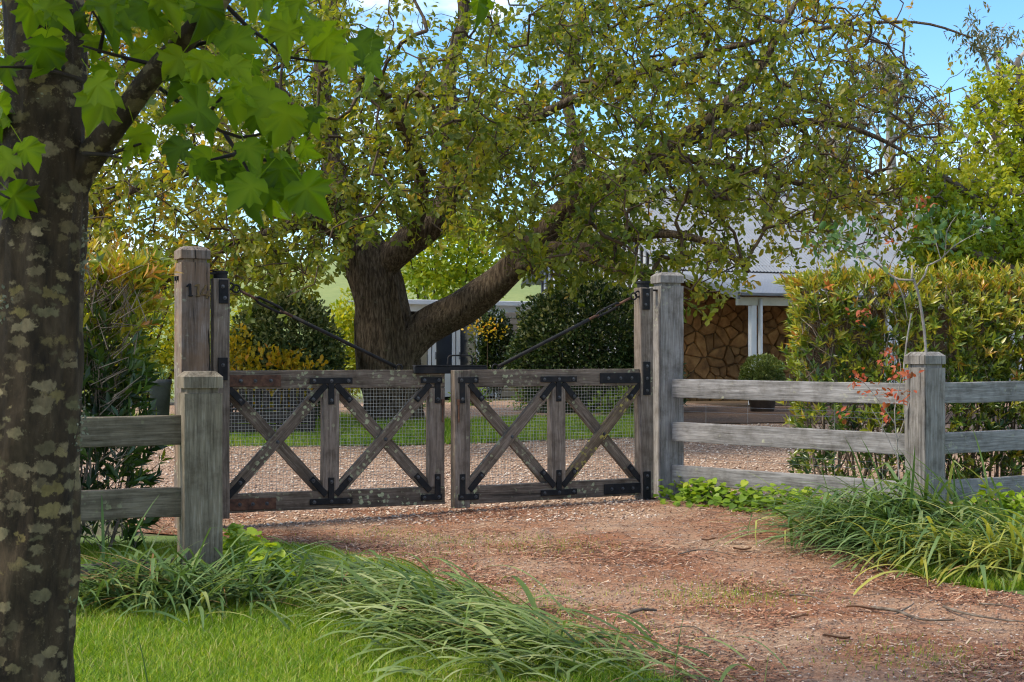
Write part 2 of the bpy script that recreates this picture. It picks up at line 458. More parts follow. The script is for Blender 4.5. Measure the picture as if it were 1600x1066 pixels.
M = {}
M['gate'] = mat_wood('gate_timber', (.056, .041, .029), (.138, .106, .080), (.250, .205, .165), 'X', .7, (.40, .42, .25), crack=.6)
M['gate_yellow'] = mat_wood('gate_timber_lichened', (.060, .042, .030), (.14, .10, .065), (.24, .19, .13), 'X', 1.0, (.42, .36, .08), crack=.5)
M['stile'] = mat_wood('gate_stile_timber', (.075, .056, .043), (.170, .135, .106), (.29, .245, .205), 'X', .25, (.40, .42, .25), crack=.5)
M['post_l'] = mat_wood('old_post_timber', (.07, .054, .042), (.18, .145, .12), (.33, .30, .28), 'Z', .30, (.42, .44, .30), brown=(.20, .125, .075), crack=1., cw=.055)
M['post_r'] = mat_wood('grey_post_timber', (.10, .090, .08), (.21, .193, .175), (.34, .325, .31), 'Z', .14, (.42, .44, .30), crack=.9, cw=.02)
M['post_f'] = mat_wood('fence_post_timber', (.082, .068, .048), (.180, .150, .108), (.30, .265, .21), 'Z', .05, crack=.5)
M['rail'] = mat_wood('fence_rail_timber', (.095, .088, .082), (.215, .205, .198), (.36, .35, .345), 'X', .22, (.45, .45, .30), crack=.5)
M['rail_l'] = mat_wood('shaded_rail_timber', (.068, .056, .038), (.15, .124, .088), (.25, .215, .165), 'X', .22, (.36, .38, .2), crack=.4)  # browner timber of the left rails
M['iron'] = mat_plain('black_iron', (.012, .0125, .014), (.006, .006, .0065), 14, .72, .35, .0, .2, .003, c3=(.026, .020, .017))
M['rust'] = mat_plain('rusty_iron', (.085, .040, .024), (.030, .017, .013), 16, .75, .4, .1, .3, .003, c3=(.15, .075, .045))
M['bolt'] = mat_plain('bolt_steel', (.085, .088, .095), (.03, .03, .032), 30, .5, .2, .5)
M['wire'] = mat_plain('galvanised_wire', (.42, .43, .42), (.28, .28, .27), 20, .5, 0, .4)
M['brass'] = mat_plain('tarnished_brass', (.16, .10, .035), (.07, .045, .02), 40, .55, .3, .4)
# ================================================================== the setting
def mat_ground():
    m, nt, b, o = newmat('garden_soil'); cc = coords(nt, rnd=False)
    n = noise(nt, cc, .6, 6, .6); n2 = noise(nt, cc, 14, 5, .6)
    c = ramp(nt, n2, [(.3, (.045, .032, .02)), (.5, (.085, .075, .03)), (.7, (.10, .13, .035))])
    nt.links.new(c, b.inputs['Base Color']); b.inputs['Roughness'].default_value = .95; bump(nt, b, n2, .6, .02); return m

def mat_field():
    m, nt, b, o = newmat('pasture'); cc = coords(nt, rnd=False)
    n = noise(nt, cc, .05, 5, .6); n2 = noise(nt, cc, 1.4, 5, .6)
    c = mixc(nt, .5, ramp(nt, n, [(.3, (.12, .17, .035)), (.7, (.20, .23, .06))]), ramp(nt, n2, [(.3, (.11, .16, .03)), (.7, (.22, .25, .07))]))
    nt.links.new(c, b.inputs['Base Color']); b.inputs['Roughness'].default_value = .95; return m

def mat_drive():
    m, nt, b, o = newmat('drive_gravel_and_litter'); cc = coords(nt, rnd=False)
    st = coords(nt, (.55, 1.3, 1), rnd=False)
    big = noise(nt, st, .9, 5, .62, .4); mid = noise(nt, cc, 6, 6, .65); fine = noise(nt, cc, 60, 4, .7); grit = noise(nt, cc, 170, 3, .7)
    v = nd(nt, 'ShaderNodeTexVoronoi', Scale=75.); nt.links.new(cc, v.inputs['Vector'])
    pale = ramp(nt, grit, [(.3, (.19, .120, .074)), (.5, (.335, .22, .142)), (.72, (.48, .345, .24))])
    red = ramp(nt, fine, [(.3, (.105, .042, .020)), (.5, (.24, .105, .052)), (.72, (.385, .20, .115))])
    dark = ramp(nt, grit, [(.3, (.085, .062, .05)), (.7, (.24, .18, .145))])
    c = mixc(nt, ramp(nt, big, [(.45, (0, 0, 0)), (.63, (1, 1, 1))]), red, pale)
    tk = nt.nodes.new('ShaderNodeAttribute'); tk.attribute_name = 'track'
    tf = mixc(nt, 1., tk.outputs['Fac'], ramp(nt, noise(nt, cc, 3.5, 5, .65), [(.34, (.05, .05, .05)), (.62, (.8, .8, .8))]), 'MULTIPLY')
    c = mixc(nt, tf, c, pale)
    c = mixc(nt, ramp(nt, mid, [(.50, (0, 0, 0)), (.66, (.75, .75, .75))]), c, dark)
    tone = ramp(nt, v.outputs['Color'], [(.1, (.72, .70, .68)), (.9, (1.2, 1.18, 1.16))])
    c = mixc(nt, 1., c, tone, 'MULTIPLY')
    nt.links.new(c, b.inputs['Base Color']); b.inputs['Roughness'].default_value = .93; b.inputs['Specular IOR Level'].default_value = .2
    bump(nt, b, mixc(nt, .5, fine, v.outputs['Distance']), .8, .012); return m

def mat_court():
    m, nt, b, o = newmat('pink_tan_gravel'); cc = coords(nt, rnd=False)
    fine = noise(nt, cc, 40, 4, .7); big = noise(nt, cc, .8, 5)
    v = nd(nt, 'ShaderNodeTexVoronoi', Scale=34.); nt.links.new(cc, v.inputs['Vector'])
    sep = nt.nodes.new('ShaderNodeSeparateColor'); nt.links.new(v.outputs['Color'], sep.inputs[0])
    c = ramp(nt, sep.outputs[0], [(.0, (.22, .135, .09)), (.4, (.43, .29, .205)), (.75, (.56, .40, .295)), (1., (.66, .54, .44))])
    c = mixc(nt, 1., c, ramp(nt, v.outputs['Distance'], [(.0, (1.05, 1.05, 1.05)), (.6, (.55, .52, .5))]), 'MULTIPLY')
    c = mixc(nt, 1., c, ramp(nt, big, [(.3, (.82, .8, .78)), (.65, (1.05, 1.03, 1.0))]), 'MULTIPLY')
    nt.links.new(c, b.inputs['Base Color']); b.inputs['Roughness'].default_value = .9; b.inputs['Specular IOR Level'].default_value = .2
    bump(nt, b, mixc(nt, .4, v.outputs['Distance'], fine), 1., .02); return m

def mat_turf():
    m, nt, b, o = newmat('turf'); cc = coords(nt, rnd=False); n2 = noise(nt, cc, 30, 5, .6); n1 = noise(nt, cc, 1.2, 4)
    c = ramp(nt, n2, [(.3, (.045, .062, .012)), (.5, (.085, .14, .022)), (.72, (.14, .19, .04))])
    nt.links.new(c, b.inputs['Base Color']); b.inputs['Roughness'].default_value = .95; bump(nt, b, n2, .8, .02); return m

M['soil'] = mat_ground(); M['field'] = mat_field(); M['drive'] = mat_drive(); M['court'] = mat_court(); M['turf'] = mat_turf()

def sheet(name, xs_of, ys, nx, off, mat, wob=0., track=None):
    V = []; TA = []
    for y in ys:
        x0, x1 = xs_of(y)
        for i in range(nx + 1):
            x = x0 + (x1 - x0) * i / nx
            if track: TA.append(track(i / nx, y))
            V.append((x, y, hz(x, y) + off + (mnoise.noise(Vector((x * 1.3, y * 1.3, 4))) * wob if wob else 0)))
    n = len(ys); idx = np.arange(n * (nx + 1)).reshape(n, nx + 1)
    q = np.stack([idx[:-1, :-1], idx[:-1, 1:], idx[1:, 1:], idx[1:, :-1]], -1).reshape(-1, 4)
    o = link(name, mesh_np(name, V, q, None, {'track': TA} if track else None, smooth=True), mat); o['kind'] = 'structure'; return o

def wob(y, s, f=1.1, a=.12):
    return a * mnoise.noise(Vector((y * f, s, 0))) + a * .5 * mnoise.noise(Vector((y * f * 3, s, 5)))

def track(t, y):
    w_ = .03 * mnoise.noise(Vector((y * .8, 2, 0)))
    return min(1., math.exp(-((t - .27 + w_) / .085) ** 2) + math.exp(-((t - .72 + w_) / .085) ** 2))
XL = lambda y: float(np.interp(y, [-4, 3, 5, 5.95, 6.85, 8.9, 10.4, 11.2, 12.6], [2.8, 1.6, .85, .48, .12, -.68, -1.9, -3.1, -3.4])) + wob(y, 1)
XR = lambda y: float(np.interp(y, [-4, 5, 7.9, 8.9, 10.4, 11.6, 12.6], [7.5, 4.6, 2.95, 2.5, 2.45, 2.65, 1.9])) + wob(y, 9)

ys = np.concatenate([np.arange(-6, 34, .5), np.arange(34, 60, 2), np.arange(60, 261, 10)])
xs = np.concatenate([np.arange(-160, -20, 10), np.arange(-20, 20, .5), np.arange(20, 161, 10)])
gx, gy = np.meshgrid(xs, ys); gz = H(gx, gy)
idx = np.arange(gx.size).reshape(gx.shape)
near = (ys[:-1] < 38)
q = np.stack([idx[:-1, :-1], idx[:-1, 1:], idx[1:, 1:], idx[1:, :-1]], -1)
gv = np.stack([gx, gy, gz], -1).reshape(-1, 3)
me = mesh_np('ground', gv, q.reshape(-1, 4), smooth=True)
me.materials.append(M['soil']); me.materials.append(M['field'])
me.polygons.foreach_set('material_index', np.repeat(np.where(near, 0, 1), len(xs) - 1).astype(np.int32))
ground = link('ground', me); ground['kind'] = 'structure'

sheet('driveway', lambda y: (XL(y), XR(y)), np.arange(-4, 12.61, .15), 64, .012, M['drive'], .006, lambda t, y: track(t, y))
LAWN_Y0 = lambda x: 19.3 + .9 * ss((x + 1) / 6) + .10 * mnoise.noise(Vector((x * 1.5, 3, 0)))
sheet('gravel_court', lambda y: (-16, 16), np.arange(12.2, 33.1, .25), 110, .008, M['court'], .008)
# back lawn: strip around the big tree
def lawn_sheet(name, xs, y0, y1, off, mat):
    V = []; ny = 14
    for x in xs:
        for j in range(ny + 1):
            y = y0(x) + (y1(x) - y0(x)) * j / ny; V.append((x, y, hz(x, y) + off))
    n = len(xs); idx = np.arange(n * (ny + 1)).reshape(n, ny + 1)
    q = np.stack([idx[:-1, :-1], idx[1:, :-1], idx[1:, 1:], idx[:-1, 1:]], -1).reshape(-1, 4)
    o = link(name, mesh_np(name, V, q, smooth=True), mat); o['kind'] = 'structure'; return o
LAWN_Y1 = lambda x: 23.6 + 2.2 * ss((-x - .5) / 2.5)
lawn_sheet('back_lawn', np.arange(-12, 2.3, .25), LAWN_Y0, LAWN_Y1, .02, M['turf'])
# front lawn, left of the drive
sheet('front_lawn', lambda y: (-7.5, XL(y) - .02), np.arange(2.5, 11.0, .25), 30, .018, M['turf'])
sheet('verge', lambda y: (XR(y) + .02, 12), np.arange(4, 12.3, .25), 30, .018, M['turf'])
# bark mulch bed below the veranda
M['mulch'] = mat_plain('bark_mulch', (.13, .075, .045), (.05, .03, .02), 30, .95, .9, bd=.03, c3=(.22, .14, .09))
def mulch_x(y): return (2.4, 16)
sheet('mulch_bed', mulch_x, np.arange(22.4, 28.4, .4), 30, .026, M['mulch'], .01)

# loose stones and litter, too many to count
def chips(name, n, xy, size, stops, label, cat, off=.012, flat=.5, gen=None):
    g = np.random.default_rng(len(name) * 7 + n); x, y = xy(n, g); n = len(x)
    s = size[0] + (size[1] - size[0]) * g.random(n) ** 2
    z = H(x, y) + off + s * .2
    base = np.array([(1, 0, 0), (0, 1, 0), (-1, 0, 0), (0, -1, 0), (0, 0, 1), (0, 0, -1)], float)
    T = np.array([(0, 1, 4), (1, 2, 4), (2, 3, 4), (3, 0, 4), (1, 0, 5), (2, 1, 5), (3, 2, 5), (0, 3, 5)])
    V = base[None] * (.55 + .5 * g.random((n, 6, 1))); V[:, :, 2] *= flat
    a = g.random(n) * 6.28; ca, sa = np.cos(a)[:, None], np.sin(a)[:, None]
    st = .7 + .8 * g.random((n, 1)); vx = V[:, :, 0] * st
    X = vx * ca - V[:, :, 1] * sa; Y = vx * sa + V[:, :, 1] * ca
    tilt = g.normal(size=(n, 1)) * .5; Zc = V[:, :, 2] + X * tilt * .4
    W = np.stack([x[:, None] + X * s[:, None], y[:, None] + Y * s[:, None], z[:, None] + Zc * s[:, None]], -1)
    TT = T[None] + (np.arange(n) * 6)[:, None, None]
    m, nt, b, o_ = newmat(name); at = nt.nodes.new('ShaderNodeAttribute'); at.attribute_name = 'tint'
    nt.links.new(ramp(nt, at.outputs['Fac'], stops), b.inputs['Base Color']); b.inputs['Roughness'].default_value = .85
    o = link(name, mesh_np(name, W.reshape(-1, 3), None, TT.reshape(-1, 3), {'tint': np.repeat(g.random(n), 6)}), m)
    o['kind'] = 'stuff'; tag(o, label, cat); return o

def xy_court(n, g):
    y = 11.3 + 11 * g.random(n); x = (-.33 + .60 * g.random(n)) * y
    k = ((y > 12.3) | (x > np.array([XL(v) for v in y]))) & ((y < 19.4 + .9 * ss((x + 1) / 6)) | (x > 2.1)) & ((y > 12.9) | (x < 1.2)) & ((x < 2.2) | (y < 22.3))
    return x[k], y[k]
def xy_drive(n, g):
    y = 5.6 + 6.9 * g.random(n) ** 1.1; t = g.random(n)
    a = np.array([XL(v) for v in y]); b = np.array([XR(v) for v in y]); x = a + (b - a) * t
    k = (x / y < .37); return x[k], y[k]
chips('gravel', 30000, xy_court, (.009, .026), [(.0, (.18, .105, .07)), (.35, (.41, .275, .19)), (.7, (.58, .43, .32)), (1., (.72, .64, .55))], 'pinkish tan gravel chips covering the court behind the gate', 'gravel', .012)
chips('drive_stones', 24000, xy_drive, (.004, .012), [(.0, (.10, .055, .038)), (.35, (.27, .145, .088)), (.7, (.40, .27, .19)), (.93, (.50, .40, .33)), (1., (.60, .55, .50))], 'small loose stones scattered over the drive', 'gravel', .016)

def needles():
    g = np.random.default_rng(5); n = 52000
    x, y = xy_drive(n, g); n = len(x)
    pn = np.array([mnoise.noise(Vector((a * .8, b * 1.3, 7))) for a, b in zip(x, y)]); tk = np.array([track((a - XL(b)) / (XR(b) - XL(b)), b) for a, b in zip(x, y)]); k = ((pn > -.02) | (g.random(n) < .16)) & (g.random(n) > tk * .8); x, y, pn = x[k], y[k], pn[k]; n = len(x)
    l = .015 + .06 * g.random(n); a = g.random(n) * 6.28; w_ = .0014 + .0026 * g.random(n)
    z = H(x, y) + .021 + .008 * g.random(n)
    dx, dy = np.cos(a) * l, np.sin(a) * l; px, py = -np.sin(a) * w_, np.cos(a) * w_; dz = g.normal(size=n) * .008
    V = np.stack([np.stack([x - px, y - py, z], -1), np.stack([x + px, y + py, z + .001], -1),
                  np.stack([x + dx + px, y + dy + py, z + dz + .002], -1), np.stack([x + dx - px, y + dy - py, z + dz], -1)], 1).reshape(-1, 3)
    q = (np.arange(n) * 4)[:, None] + np.arange(4)
    m, nt, b, o_ = newmat('needle_litter'); at = nt.nodes.new('ShaderNodeAttribute'); at.attribute_name = 'tint'
    nt.links.new(ramp(nt, at.outputs['Fac'], [(.0, (.07, .03, .018)), (.4, (.22, .085, .042)), (.75, (.35, .165, .085)), (1, (.52, .39, .27))]), b.inputs['Base Color']); b.inputs['Roughness'].default_value = .9
    o = link('needle_litter', mesh_np('needle_litter', V, q, None, {'tint': np.repeat(g.random(n), 4)}), m)
    o['kind'] = 'stuff'; tag(o, 'rusty fallen needles and bark bits strewn over the drive', 'litter')
needles()

# ================================================================== timber posts
GL = Vector((-2.53, 11.25, 0)); GR = Vector((1.43, 13.1, hz(1.43, 13.1)))
def cap_profile(h, w_):
    return [(-.3, w_), (h - .128, w_), (h - .127, w_ - .020), (h - .098, w_ - .020), (h - .097, w_ + .003), (h - .032, w_ + .003), (h - .004, w_ - .028), (h, w_ - .035)]

bolt_me = None
def bolt_mesh(r=.012, h=.010):
    bm = bmesh.new()
    prof = [(r * 1.35, 0), (r * 1.35, -h * .3), (r, -h * .3), (r * .92, -h * .8), (r * .5, -h * 1.1)]
    rows = []
    for rr, y in prof:
        rows.append([bm.verts.new((rr * math.cos(i * math.pi / 4), y, rr * math.sin(i * math.pi / 4))) for i in range(8)])
    for a, b in zip(rows[:-1], rows[1:]):
        for i in range(8): bm.faces.new((a[i], a[(i + 1) % 8], b[(i + 1) % 8], b[i]))
    bm.faces.new(rows[-1]); return bm_mesh('bolt', bm)
BOLT = bolt_mesh(); BOLT.materials.append(M['bolt'])
def bolt(parent, x, y, z):
    o = link('bolt', BOLT, None, parent, Matrix.Translation((x, y, z))); return o

def plate_bm(bm, M4, lx, lz, t, bev=.002):
    r = bmesh.ops.create_cube(bm, size=1, matrix=M4 @ Matrix.Diagonal((lx, t, lz, 1)))
    vs = r['verts']; es = list({e for v in vs for e in v.link_edges})
    bmesh.ops.bevel(bm, geom=es, offset=bev, segments=1, affect='EDGES')

def Tm(x, y, z, rot=0.):
    return Matrix.Translation((x, y, z)) @ Matrix.Rotation(-rot, 4, 'Y')

gpl = thing('gate_post', 'tall cracked grey timber gate post with brass house number on its face', 'post', GL, R(27))
link('post', loft_post(cap_profile(2.24, .114), .004), M['post_l'], gpl)
def digit(ch, x, z, tilt, mat):
    bm = bmesh.new()
    if ch == '1':
        plate_bm(bm, Tm(0, 0, 0), .020, .10, .008); plate_bm(bm, Tm(-.016, -.001, .036, R(35)), .030, .014, .008)
        plate_bm(bm, Tm(0, -.0015, -.045), .036, .012, .009)
    else:
        plate_bm(bm, Tm(-.016, 0, .012, R(70)), .088, .015, .008); plate_bm(bm, Tm(.004, -.001, -.026), .075, .014, .009)
        plate_bm(bm, Tm(.020, .0005, -.022), .016, .062, .008)
    o = link('number_digit', bm_mesh('number_digit', bm), mat, gpl, Matrix.Translation((x, -.1185, z)) @ Matrix.Rotation(tilt, 4, 'Y'))
    return o
digit('1', -.045, 1.895, R(-3), M['iron'])['label'] = 'dark digit 1 on the gate post'
digit('1', .018, 1.895, R(2), M['brass'])['label'] = 'tarnished brass digit 1 on the gate post'
digit('4', .074, 1.885, R(8), M['brass'])['label'] = 'slipped brass digit 4 on the gate post'
for zz in (1.99,):
    for yy in (-.02, .045):
        bm = bmesh.new(); plate_bm(bm, Tm(-.119, yy, zz), .02, .035, .03)
        link('bolt_end', bm_mesh('bolt_end', bm), M['iron'], gpl)
# pivot arm that carries the leaf's top hinge
def pivot_arm(parent, sx, z):
    bm = bmesh.new(); plate_bm(bm, Tm(sx * .165, -.02, z), .16, .016, .05)
    link('pivot_arm', bm_mesh('pivot_arm', bm), M['iron'], parent)
pivot_arm(gpl, 1, 2.035)
gpr = thing('gate_post', 'tall pale grey timber gate post beside the stone veranda wall', 'post', GR, R(17))
link('post', loft_post(cap_profile(2.07, .114), .003), M['post_r'], gpr)
pivot_arm(gpr, -1, 1.905)

# ================================================================== the gate leaves
LEN = 1.97
def build_leaf(label, org, ang, mirror, sag):
    g = thing('gate_leaf', label, 'gate', org, ang, 'leaves of the double gate')
    g.rotation_euler = (0, sag, ang)
    X = (lambda x: LEN - x) if mirror else (lambda x: x)
    sg = -1 if mirror else 1
    zb, zt = .125, 1.262; rh = .148; yr = .0375
    def bar(name, x0, x1, z0, z1, t, mat, yc=0.):
        xa, xb = sorted((X(x0), X(x1)))
        if (xb - xa) >= (z1 - z0):
            me = board_mesh(xb - xa, t, z1 - z0, .005, .0025); Mx = Matrix.Translation(((xa + xb) / 2, yc, (z0 + z1) / 2))
        else:
            me = board_mesh(z1 - z0, t, xb - xa, .006, .0022)
            Mx = Matrix.Translation(((xa + xb) / 2, yc, (z0 + z1) / 2)) @ Matrix.Rotation(-math.pi / 2, 4, 'Y')
        return link(name, me, mat, g, Mx)
    bar('hinge_stile', 0, .13, .085, 1.995, .125, M['stile'])
    if mirror:
        bar('stile', LEN - .145, LEN, zb - .03, zt - .002, .088, M['stile'])
        rx = LEN - .147
    else:
        bar('stile', LEN - .145, LEN - .004, zb + rh + .001, zt - rh - .001, .088, M['stile']); rx = LEN
    bar('stile', .90, 1.04, zb + rh + .001, zt - rh - .001, .088, M['stile'])
    bar('top_rail', .131, rx, zt - rh, zt, .075, M['gate'])
    bar('bottom_rail', .131, rx, zb, zb + rh, .075, M['gate'])
    z0, z1 = zb + rh, zt - rh
    for k, (a, b_) in enumerate(((.13, .90), (1.04, LEN - .145))):
        xa, xb = sorted((X(a), X(b_)))
        dx, dz = xb - xa, z1 - z0; ln = math.hypot(dx, dz); an = math.atan2(dz, dx)
        for d in (1, -1):
            yel = mirror and d == 1 and k == 0
            me = board_mesh(ln - .02, .042, .098, .005, .0025)
            link('brace', me, M['gate_yellow'] if yel else M['gate'], g, Matrix.Translation(((xa + xb) / 2, -.014 if d == 1 else .0285, (z0 + z1) / 2)) @ Matrix.Rotation(-an * d, 4, 'Y'))
        cb = link('cross_bolt', BOLT, None, g, Matrix.Translation(((xa + xb) / 2 + .01, -.0365, (z0 + z1) / 2 - .01)))
    # iron straps: (name, arms[(x,z,len,height,angle)], bolts)
    yp = -.0485; t = .012
    def bracket(arms, bolts, mat=M['iron'], yoff=0.):
        bm = bmesh.new()
        for k, (x, z, l, h, a) in enumerate(arms):
            plate_bm(bm, Tm(x, yp + .0005 + yoff + (k * .0016 if abs(a) > .01 else 0), z, a), l, h, t)
        o = link('bracket', bm_mesh('bracket', bm), mat, g)
        for x, z in bolts: bolt(o, x, yp - .006 + yoff, z)
        return o
    bay = [(.13, .90), (1.04, LEN - .145)]
    an1 = math.atan2(z1 - z0, .77)
    xm = X(.97)
    for top in (1, -1):
        zc = (zt - rh / 2 - .012) if top == 1 else (zb + rh / 2 - .012)
        hv = .05
        zv = zc - top * (hv / 2 + .085)
        dl = .19; cx, cz = math.cos(an1), math.sin(an1)
        ze = z1 if top == 1 else z0
        arms = [(xm, zc, .36, hv, 0), (xm, zv, .05, .17, 0)]
        bl = [(xm - .145, zc), (xm, zc), (xm + .145, zc), (xm, zv - top * .05)]
        for sx in (-1, 1):
            xx = xm + sx * (.06 + dl * .36 * cx); zz = ze + top * .012 - top * dl * .36 * cz
            arms.append((xx, zz, dl, .05, top * sx * -an1)); bl.append((xm + sx * (.06 + dl * .72 * cx), ze + top * .012 - top * dl * .72 * cz))
        bracket(arms, bl)
        # free-end corner
        xf = X(LEN - .07); sf = -sg
        arms = [(xf + sf * .055, zc, .19, hv, 0), (xf, zv, .05, .17, 0)]
        bl = [(xf - sf * .01, zc), (xf + sf * .12, zc), (xf, zv - top * .05)]
        xx = xf + sf * (.085 + dl * .36 * cx); zz = ze + top * .012 - top * dl * .36 * cz
        arms.append((xx, zz, dl, .05, top * sf * -an1)); bl.append((xf + sf * (.085 + dl * .72 * cx), ze + top * .012 - top * dl * .72 * cz))
        bracket(arms, bl)
        # hinge-end strap and brace foot
        xh = X(.13); wl = .42 if top == 1 else .38
        rusty = not mirror
        bracket([(xh + sg * wl / 2, zc + .004, wl, .092, 0)], [(xh + sg * wl * f, zc + .004) for f in (.22, .5, .8)], M['rust'] if rusty else M['iron'], .004)
        xx = xh + sg * (.0 + dl * .42 * cx); zz = ze - top * dl * .36 * cz
        bracket([(xx, zz, dl, .05, -top * sg * an1)], [(xh + sg * dl * .7 * cx, ze - top * dl * .66 * cz)], M['iron'], .012)
        # hinge plate up the stile
        if mirror:
            bracket([(X(.075), zc, .075, .30, 0)], [(X(.075), zc - .11), (X(.075), zc + .11), (X(.075), zc)], M['iron'], -.0205)
        elif top == 1:
            bracket([(X(.075), zc + .10, .075, .18, 0)], [(X(.075), zc + .13)], M['iron'], -.0205)
    # top collar, plate and diagonal tie rod
    xh = X(.068)
    bm = bmesh.new()
    for zz, r in ((2.02, .056), (2.045, .064)):
        bmesh.ops.create_cone(bm, cap_ends=True, segments=20, radius1=r, radius2=r * .97, depth=.045 if r < .06 else .02, matrix=Matrix.Translation((xh, 0, zz)))
    link('hinge_collar', bm_mesh('hinge_collar', bm), M['iron'], g)
    bracket([(xh + sg * .012, 1.89, .075, .19, 0)], [(xh + sg * .005, 1.93), (xh + sg * .022, 1.84)], M['iron'], -.0205)
    p0 = Vector((X(.145), -.03, 1.935)); p1 = Vector((X(1.55), -.005, 1.285)); dv = p1 - p0
    def along(f, up=0.): return p0 + dv * f + Vector((0, 0, up))
    rod = link('tie_rod', tube([along(.36), along(.99)], [.0155, .0155], .3, 10), M['iron'], g)
    link('rod_thread', tube([along(.29), along(.375)], [.0125, .0125], .2, 8), M['rust'], rod)
    link('rod_eye_bar', tube([along(.055), along(.16)], [.011, .011], .2, 8), M['rust'], rod)
    def ring(c, r, rr, nm, axis_y=True):
        pts = [c + Vector((r * math.cos(a), 0, r * math.sin(a))) for a in np.linspace(0, 2 * math.pi, 15)]
        return link(nm, tube(pts, [rr] * 15, .02, 6, cap=False), M['iron'], rod)
    ring(along(.03), .030, .008, 'eye'); ring(along(.0, -.0), .026, .008, 'eye'); ring(p1 + Vector((sg * .02, 0, -.005)), .028, .007, 'eye')
    nrm = Vector((0, -.35, 1)).normalized() * .021
    for s_ in (1, -1):
        link('turnbuckle', tube([along(.135), along(.16) + nrm * s_, along(.29) + nrm * s_, along(.315)], [.008, .0105, .0105, .008], .05, 8), M['iron'], rod)
    # welded mesh behind the braces
    xs_ = np.arange(.14, LEN - .02, .0285); zs_ = np.arange(zb + .06, zt - .05, .0285)
    A_, B_ = [], []
    for x in xs_: A_.append((X(x), .058, zb + .05)); B_.append((X(x), .058, zt - .04))
    for z in zs_: A_.append((X(.13), .060, z)); B_.append((X(LEN - .02), .060, z))
    V, q = seg_tubes(np.array(A_), np.array(B_), np.full(len(A_), .0013), np.full(len(A_), .0013), 4)
    wm = link('wire_mesh', mesh_np('wire_mesh', V, q), M['wire'], g); wm['kind'] = 'stuff'
    # small rusty latch pins
    xf = X(LEN - .03)
    for zz in (.99,):
        bm = bmesh.new(); bmesh.ops.create_cone(bm, cap_ends=True, segments=8, radius1=.012, radius2=.012, depth=.05, matrix=Matrix.Translation((xf - sg * .0, -.06, zz)))
        bmesh.ops.create_cone(bm, cap_ends=True, segments=8, radius1=.007, radius2=.007, depth=.16, matrix=Matrix.Translation((xf, -.062, zz - .09)))
        link('drop_pin', bm_mesh('drop_pin', bm), M['rust'], g)
    return g
A0 = Vector((-2.39, 11.32, 0)); A1 = Vector((-.595, 12.10, 0))
leafL = build_leaf('left leaf of the crossed timber gate, carrying the black latch bar', A0, math.atan2(A1.y - A0.y, A1.x - A0.x), False, 0)
B0 = Vector((-.50, 12.02, -.0)); B1 = Vector((1.26, 12.92, 0))
leafR = build_leaf('right leaf of the crossed timber gate, one brace streaked with yellow lichen', B0, math.atan2(B1.y - B0.y, B1.x - B0.x), True, R(-.15))
bm = bmesh.new(); plate_bm(bm, Tm(LEN + .045, -.05, 1.262), .66, .062, .045, .004); plate_bm(bm, Tm(LEN + .045, -.03, 1.298), .64, .010, .09, .002)
lb = link('latch_bar', bm_mesh('latch_bar', bm), M['iron'], leafL)
hp = [(LEN + .03, -.03, 1.30), (LEN + .03, -.03, 1.365), (LEN + .045, -.03, 1.383), (LEN + .235, -.03, 1.383), (LEN + .25, -.03, 1.365), (LEN + .25, -.03, 1.30)]
link('handle', tube(hp, [.007] * 6, .02, 8), M['iron'], lb)
# iron foot under the right hinge stile
bm = bmesh.new(); plate_bm(bm, Tm(LEN - .05, -.01, .07), .14, .05, .12, .006)
link('pivot_foot', bm_mesh('pivot_foot', bm), M['rust'], leafR)

# ================================================================== fences
NL = Vector((-1.815, 8.27, 0)); NLa = R(23); uL = Vector((math.cos(NLa), math.sin(NLa), 0))
def rail(parent, a, b, h, t, mat, rough=.005):
    a, b = Vector(a), Vector(b); me = board_mesh((b - a).length, t, h, .008, rough)
    Mx = frame_m((a + b) / 2 - Vector(parent.location), b - a)
    return link('rail', me, mat, parent, Mx)
def fpost(parent, loc, rz, top, mat, w_=.112):
    return link('post', loft_post(cap_profile(top - loc[2], w_), .0028), mat, parent, Matrix.Translation(Vector(loc) - Vector(parent.location)) @ Matrix.Rotation(rz, 4, 'Z'))
fl = thing('rail_fence', 'weathered post and rail fence between the spotted tree trunk and the gate', 'fence', NL)
fpost(fl, NL, NLa, 1.283, M['post_f'], .110)
PL2 = NL - uL * 2.3 + Vector((0, .0, 0)); fpost(fl, PL2, NLa, 1.29, M['post_f'])
for z1_, z0_ in ((1.03, 1.02), (.612, .60), (.20, .19)):
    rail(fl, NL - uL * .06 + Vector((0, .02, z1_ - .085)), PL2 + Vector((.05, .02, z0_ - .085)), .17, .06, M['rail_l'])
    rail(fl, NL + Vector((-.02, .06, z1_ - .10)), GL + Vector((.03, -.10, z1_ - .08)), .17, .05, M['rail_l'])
R1 = Vector((3.305, 11.38, .10)); R2 = Vector((6.1, 12.95, .12))
fr = thing('rail_fence', 'pale grey post and rail fence running right from the gate past the hedge', 'fence', R1)
fpost(fr, R1, R(29), 1.412, M['post_r'], .112); fpost(fr, R2, R(30), 1.40, M['post_r'])
d1 = (R1 - GR).normalized(); s0 = Vector((1.47, 12.93, 0))
for za, zb_ in ((1.175, 1.160), (.785, .752), (.395, .365)):
    rail(fr, (s0.x, s0.y, za - .086), (R1.x - .06, R1.y + .03, zb_ - .086), .172, .058, M['rail'], .0035)
    rail(fr, (R1.x + .05, R1.y + .05, zb_ + .008 - .086), (R2.x, R2.y, zb_ + .012 - .086), .172, .058, M['rail'], .0035)
pts_a, pts_b = [], []
for z in (.93, .88, .52, .46, .30, .24):
    pts_a.append((s0.x + .05, s0.y + .09, z)); pts_b.append((R1.x - .03, R1.y + .13, z - .02))
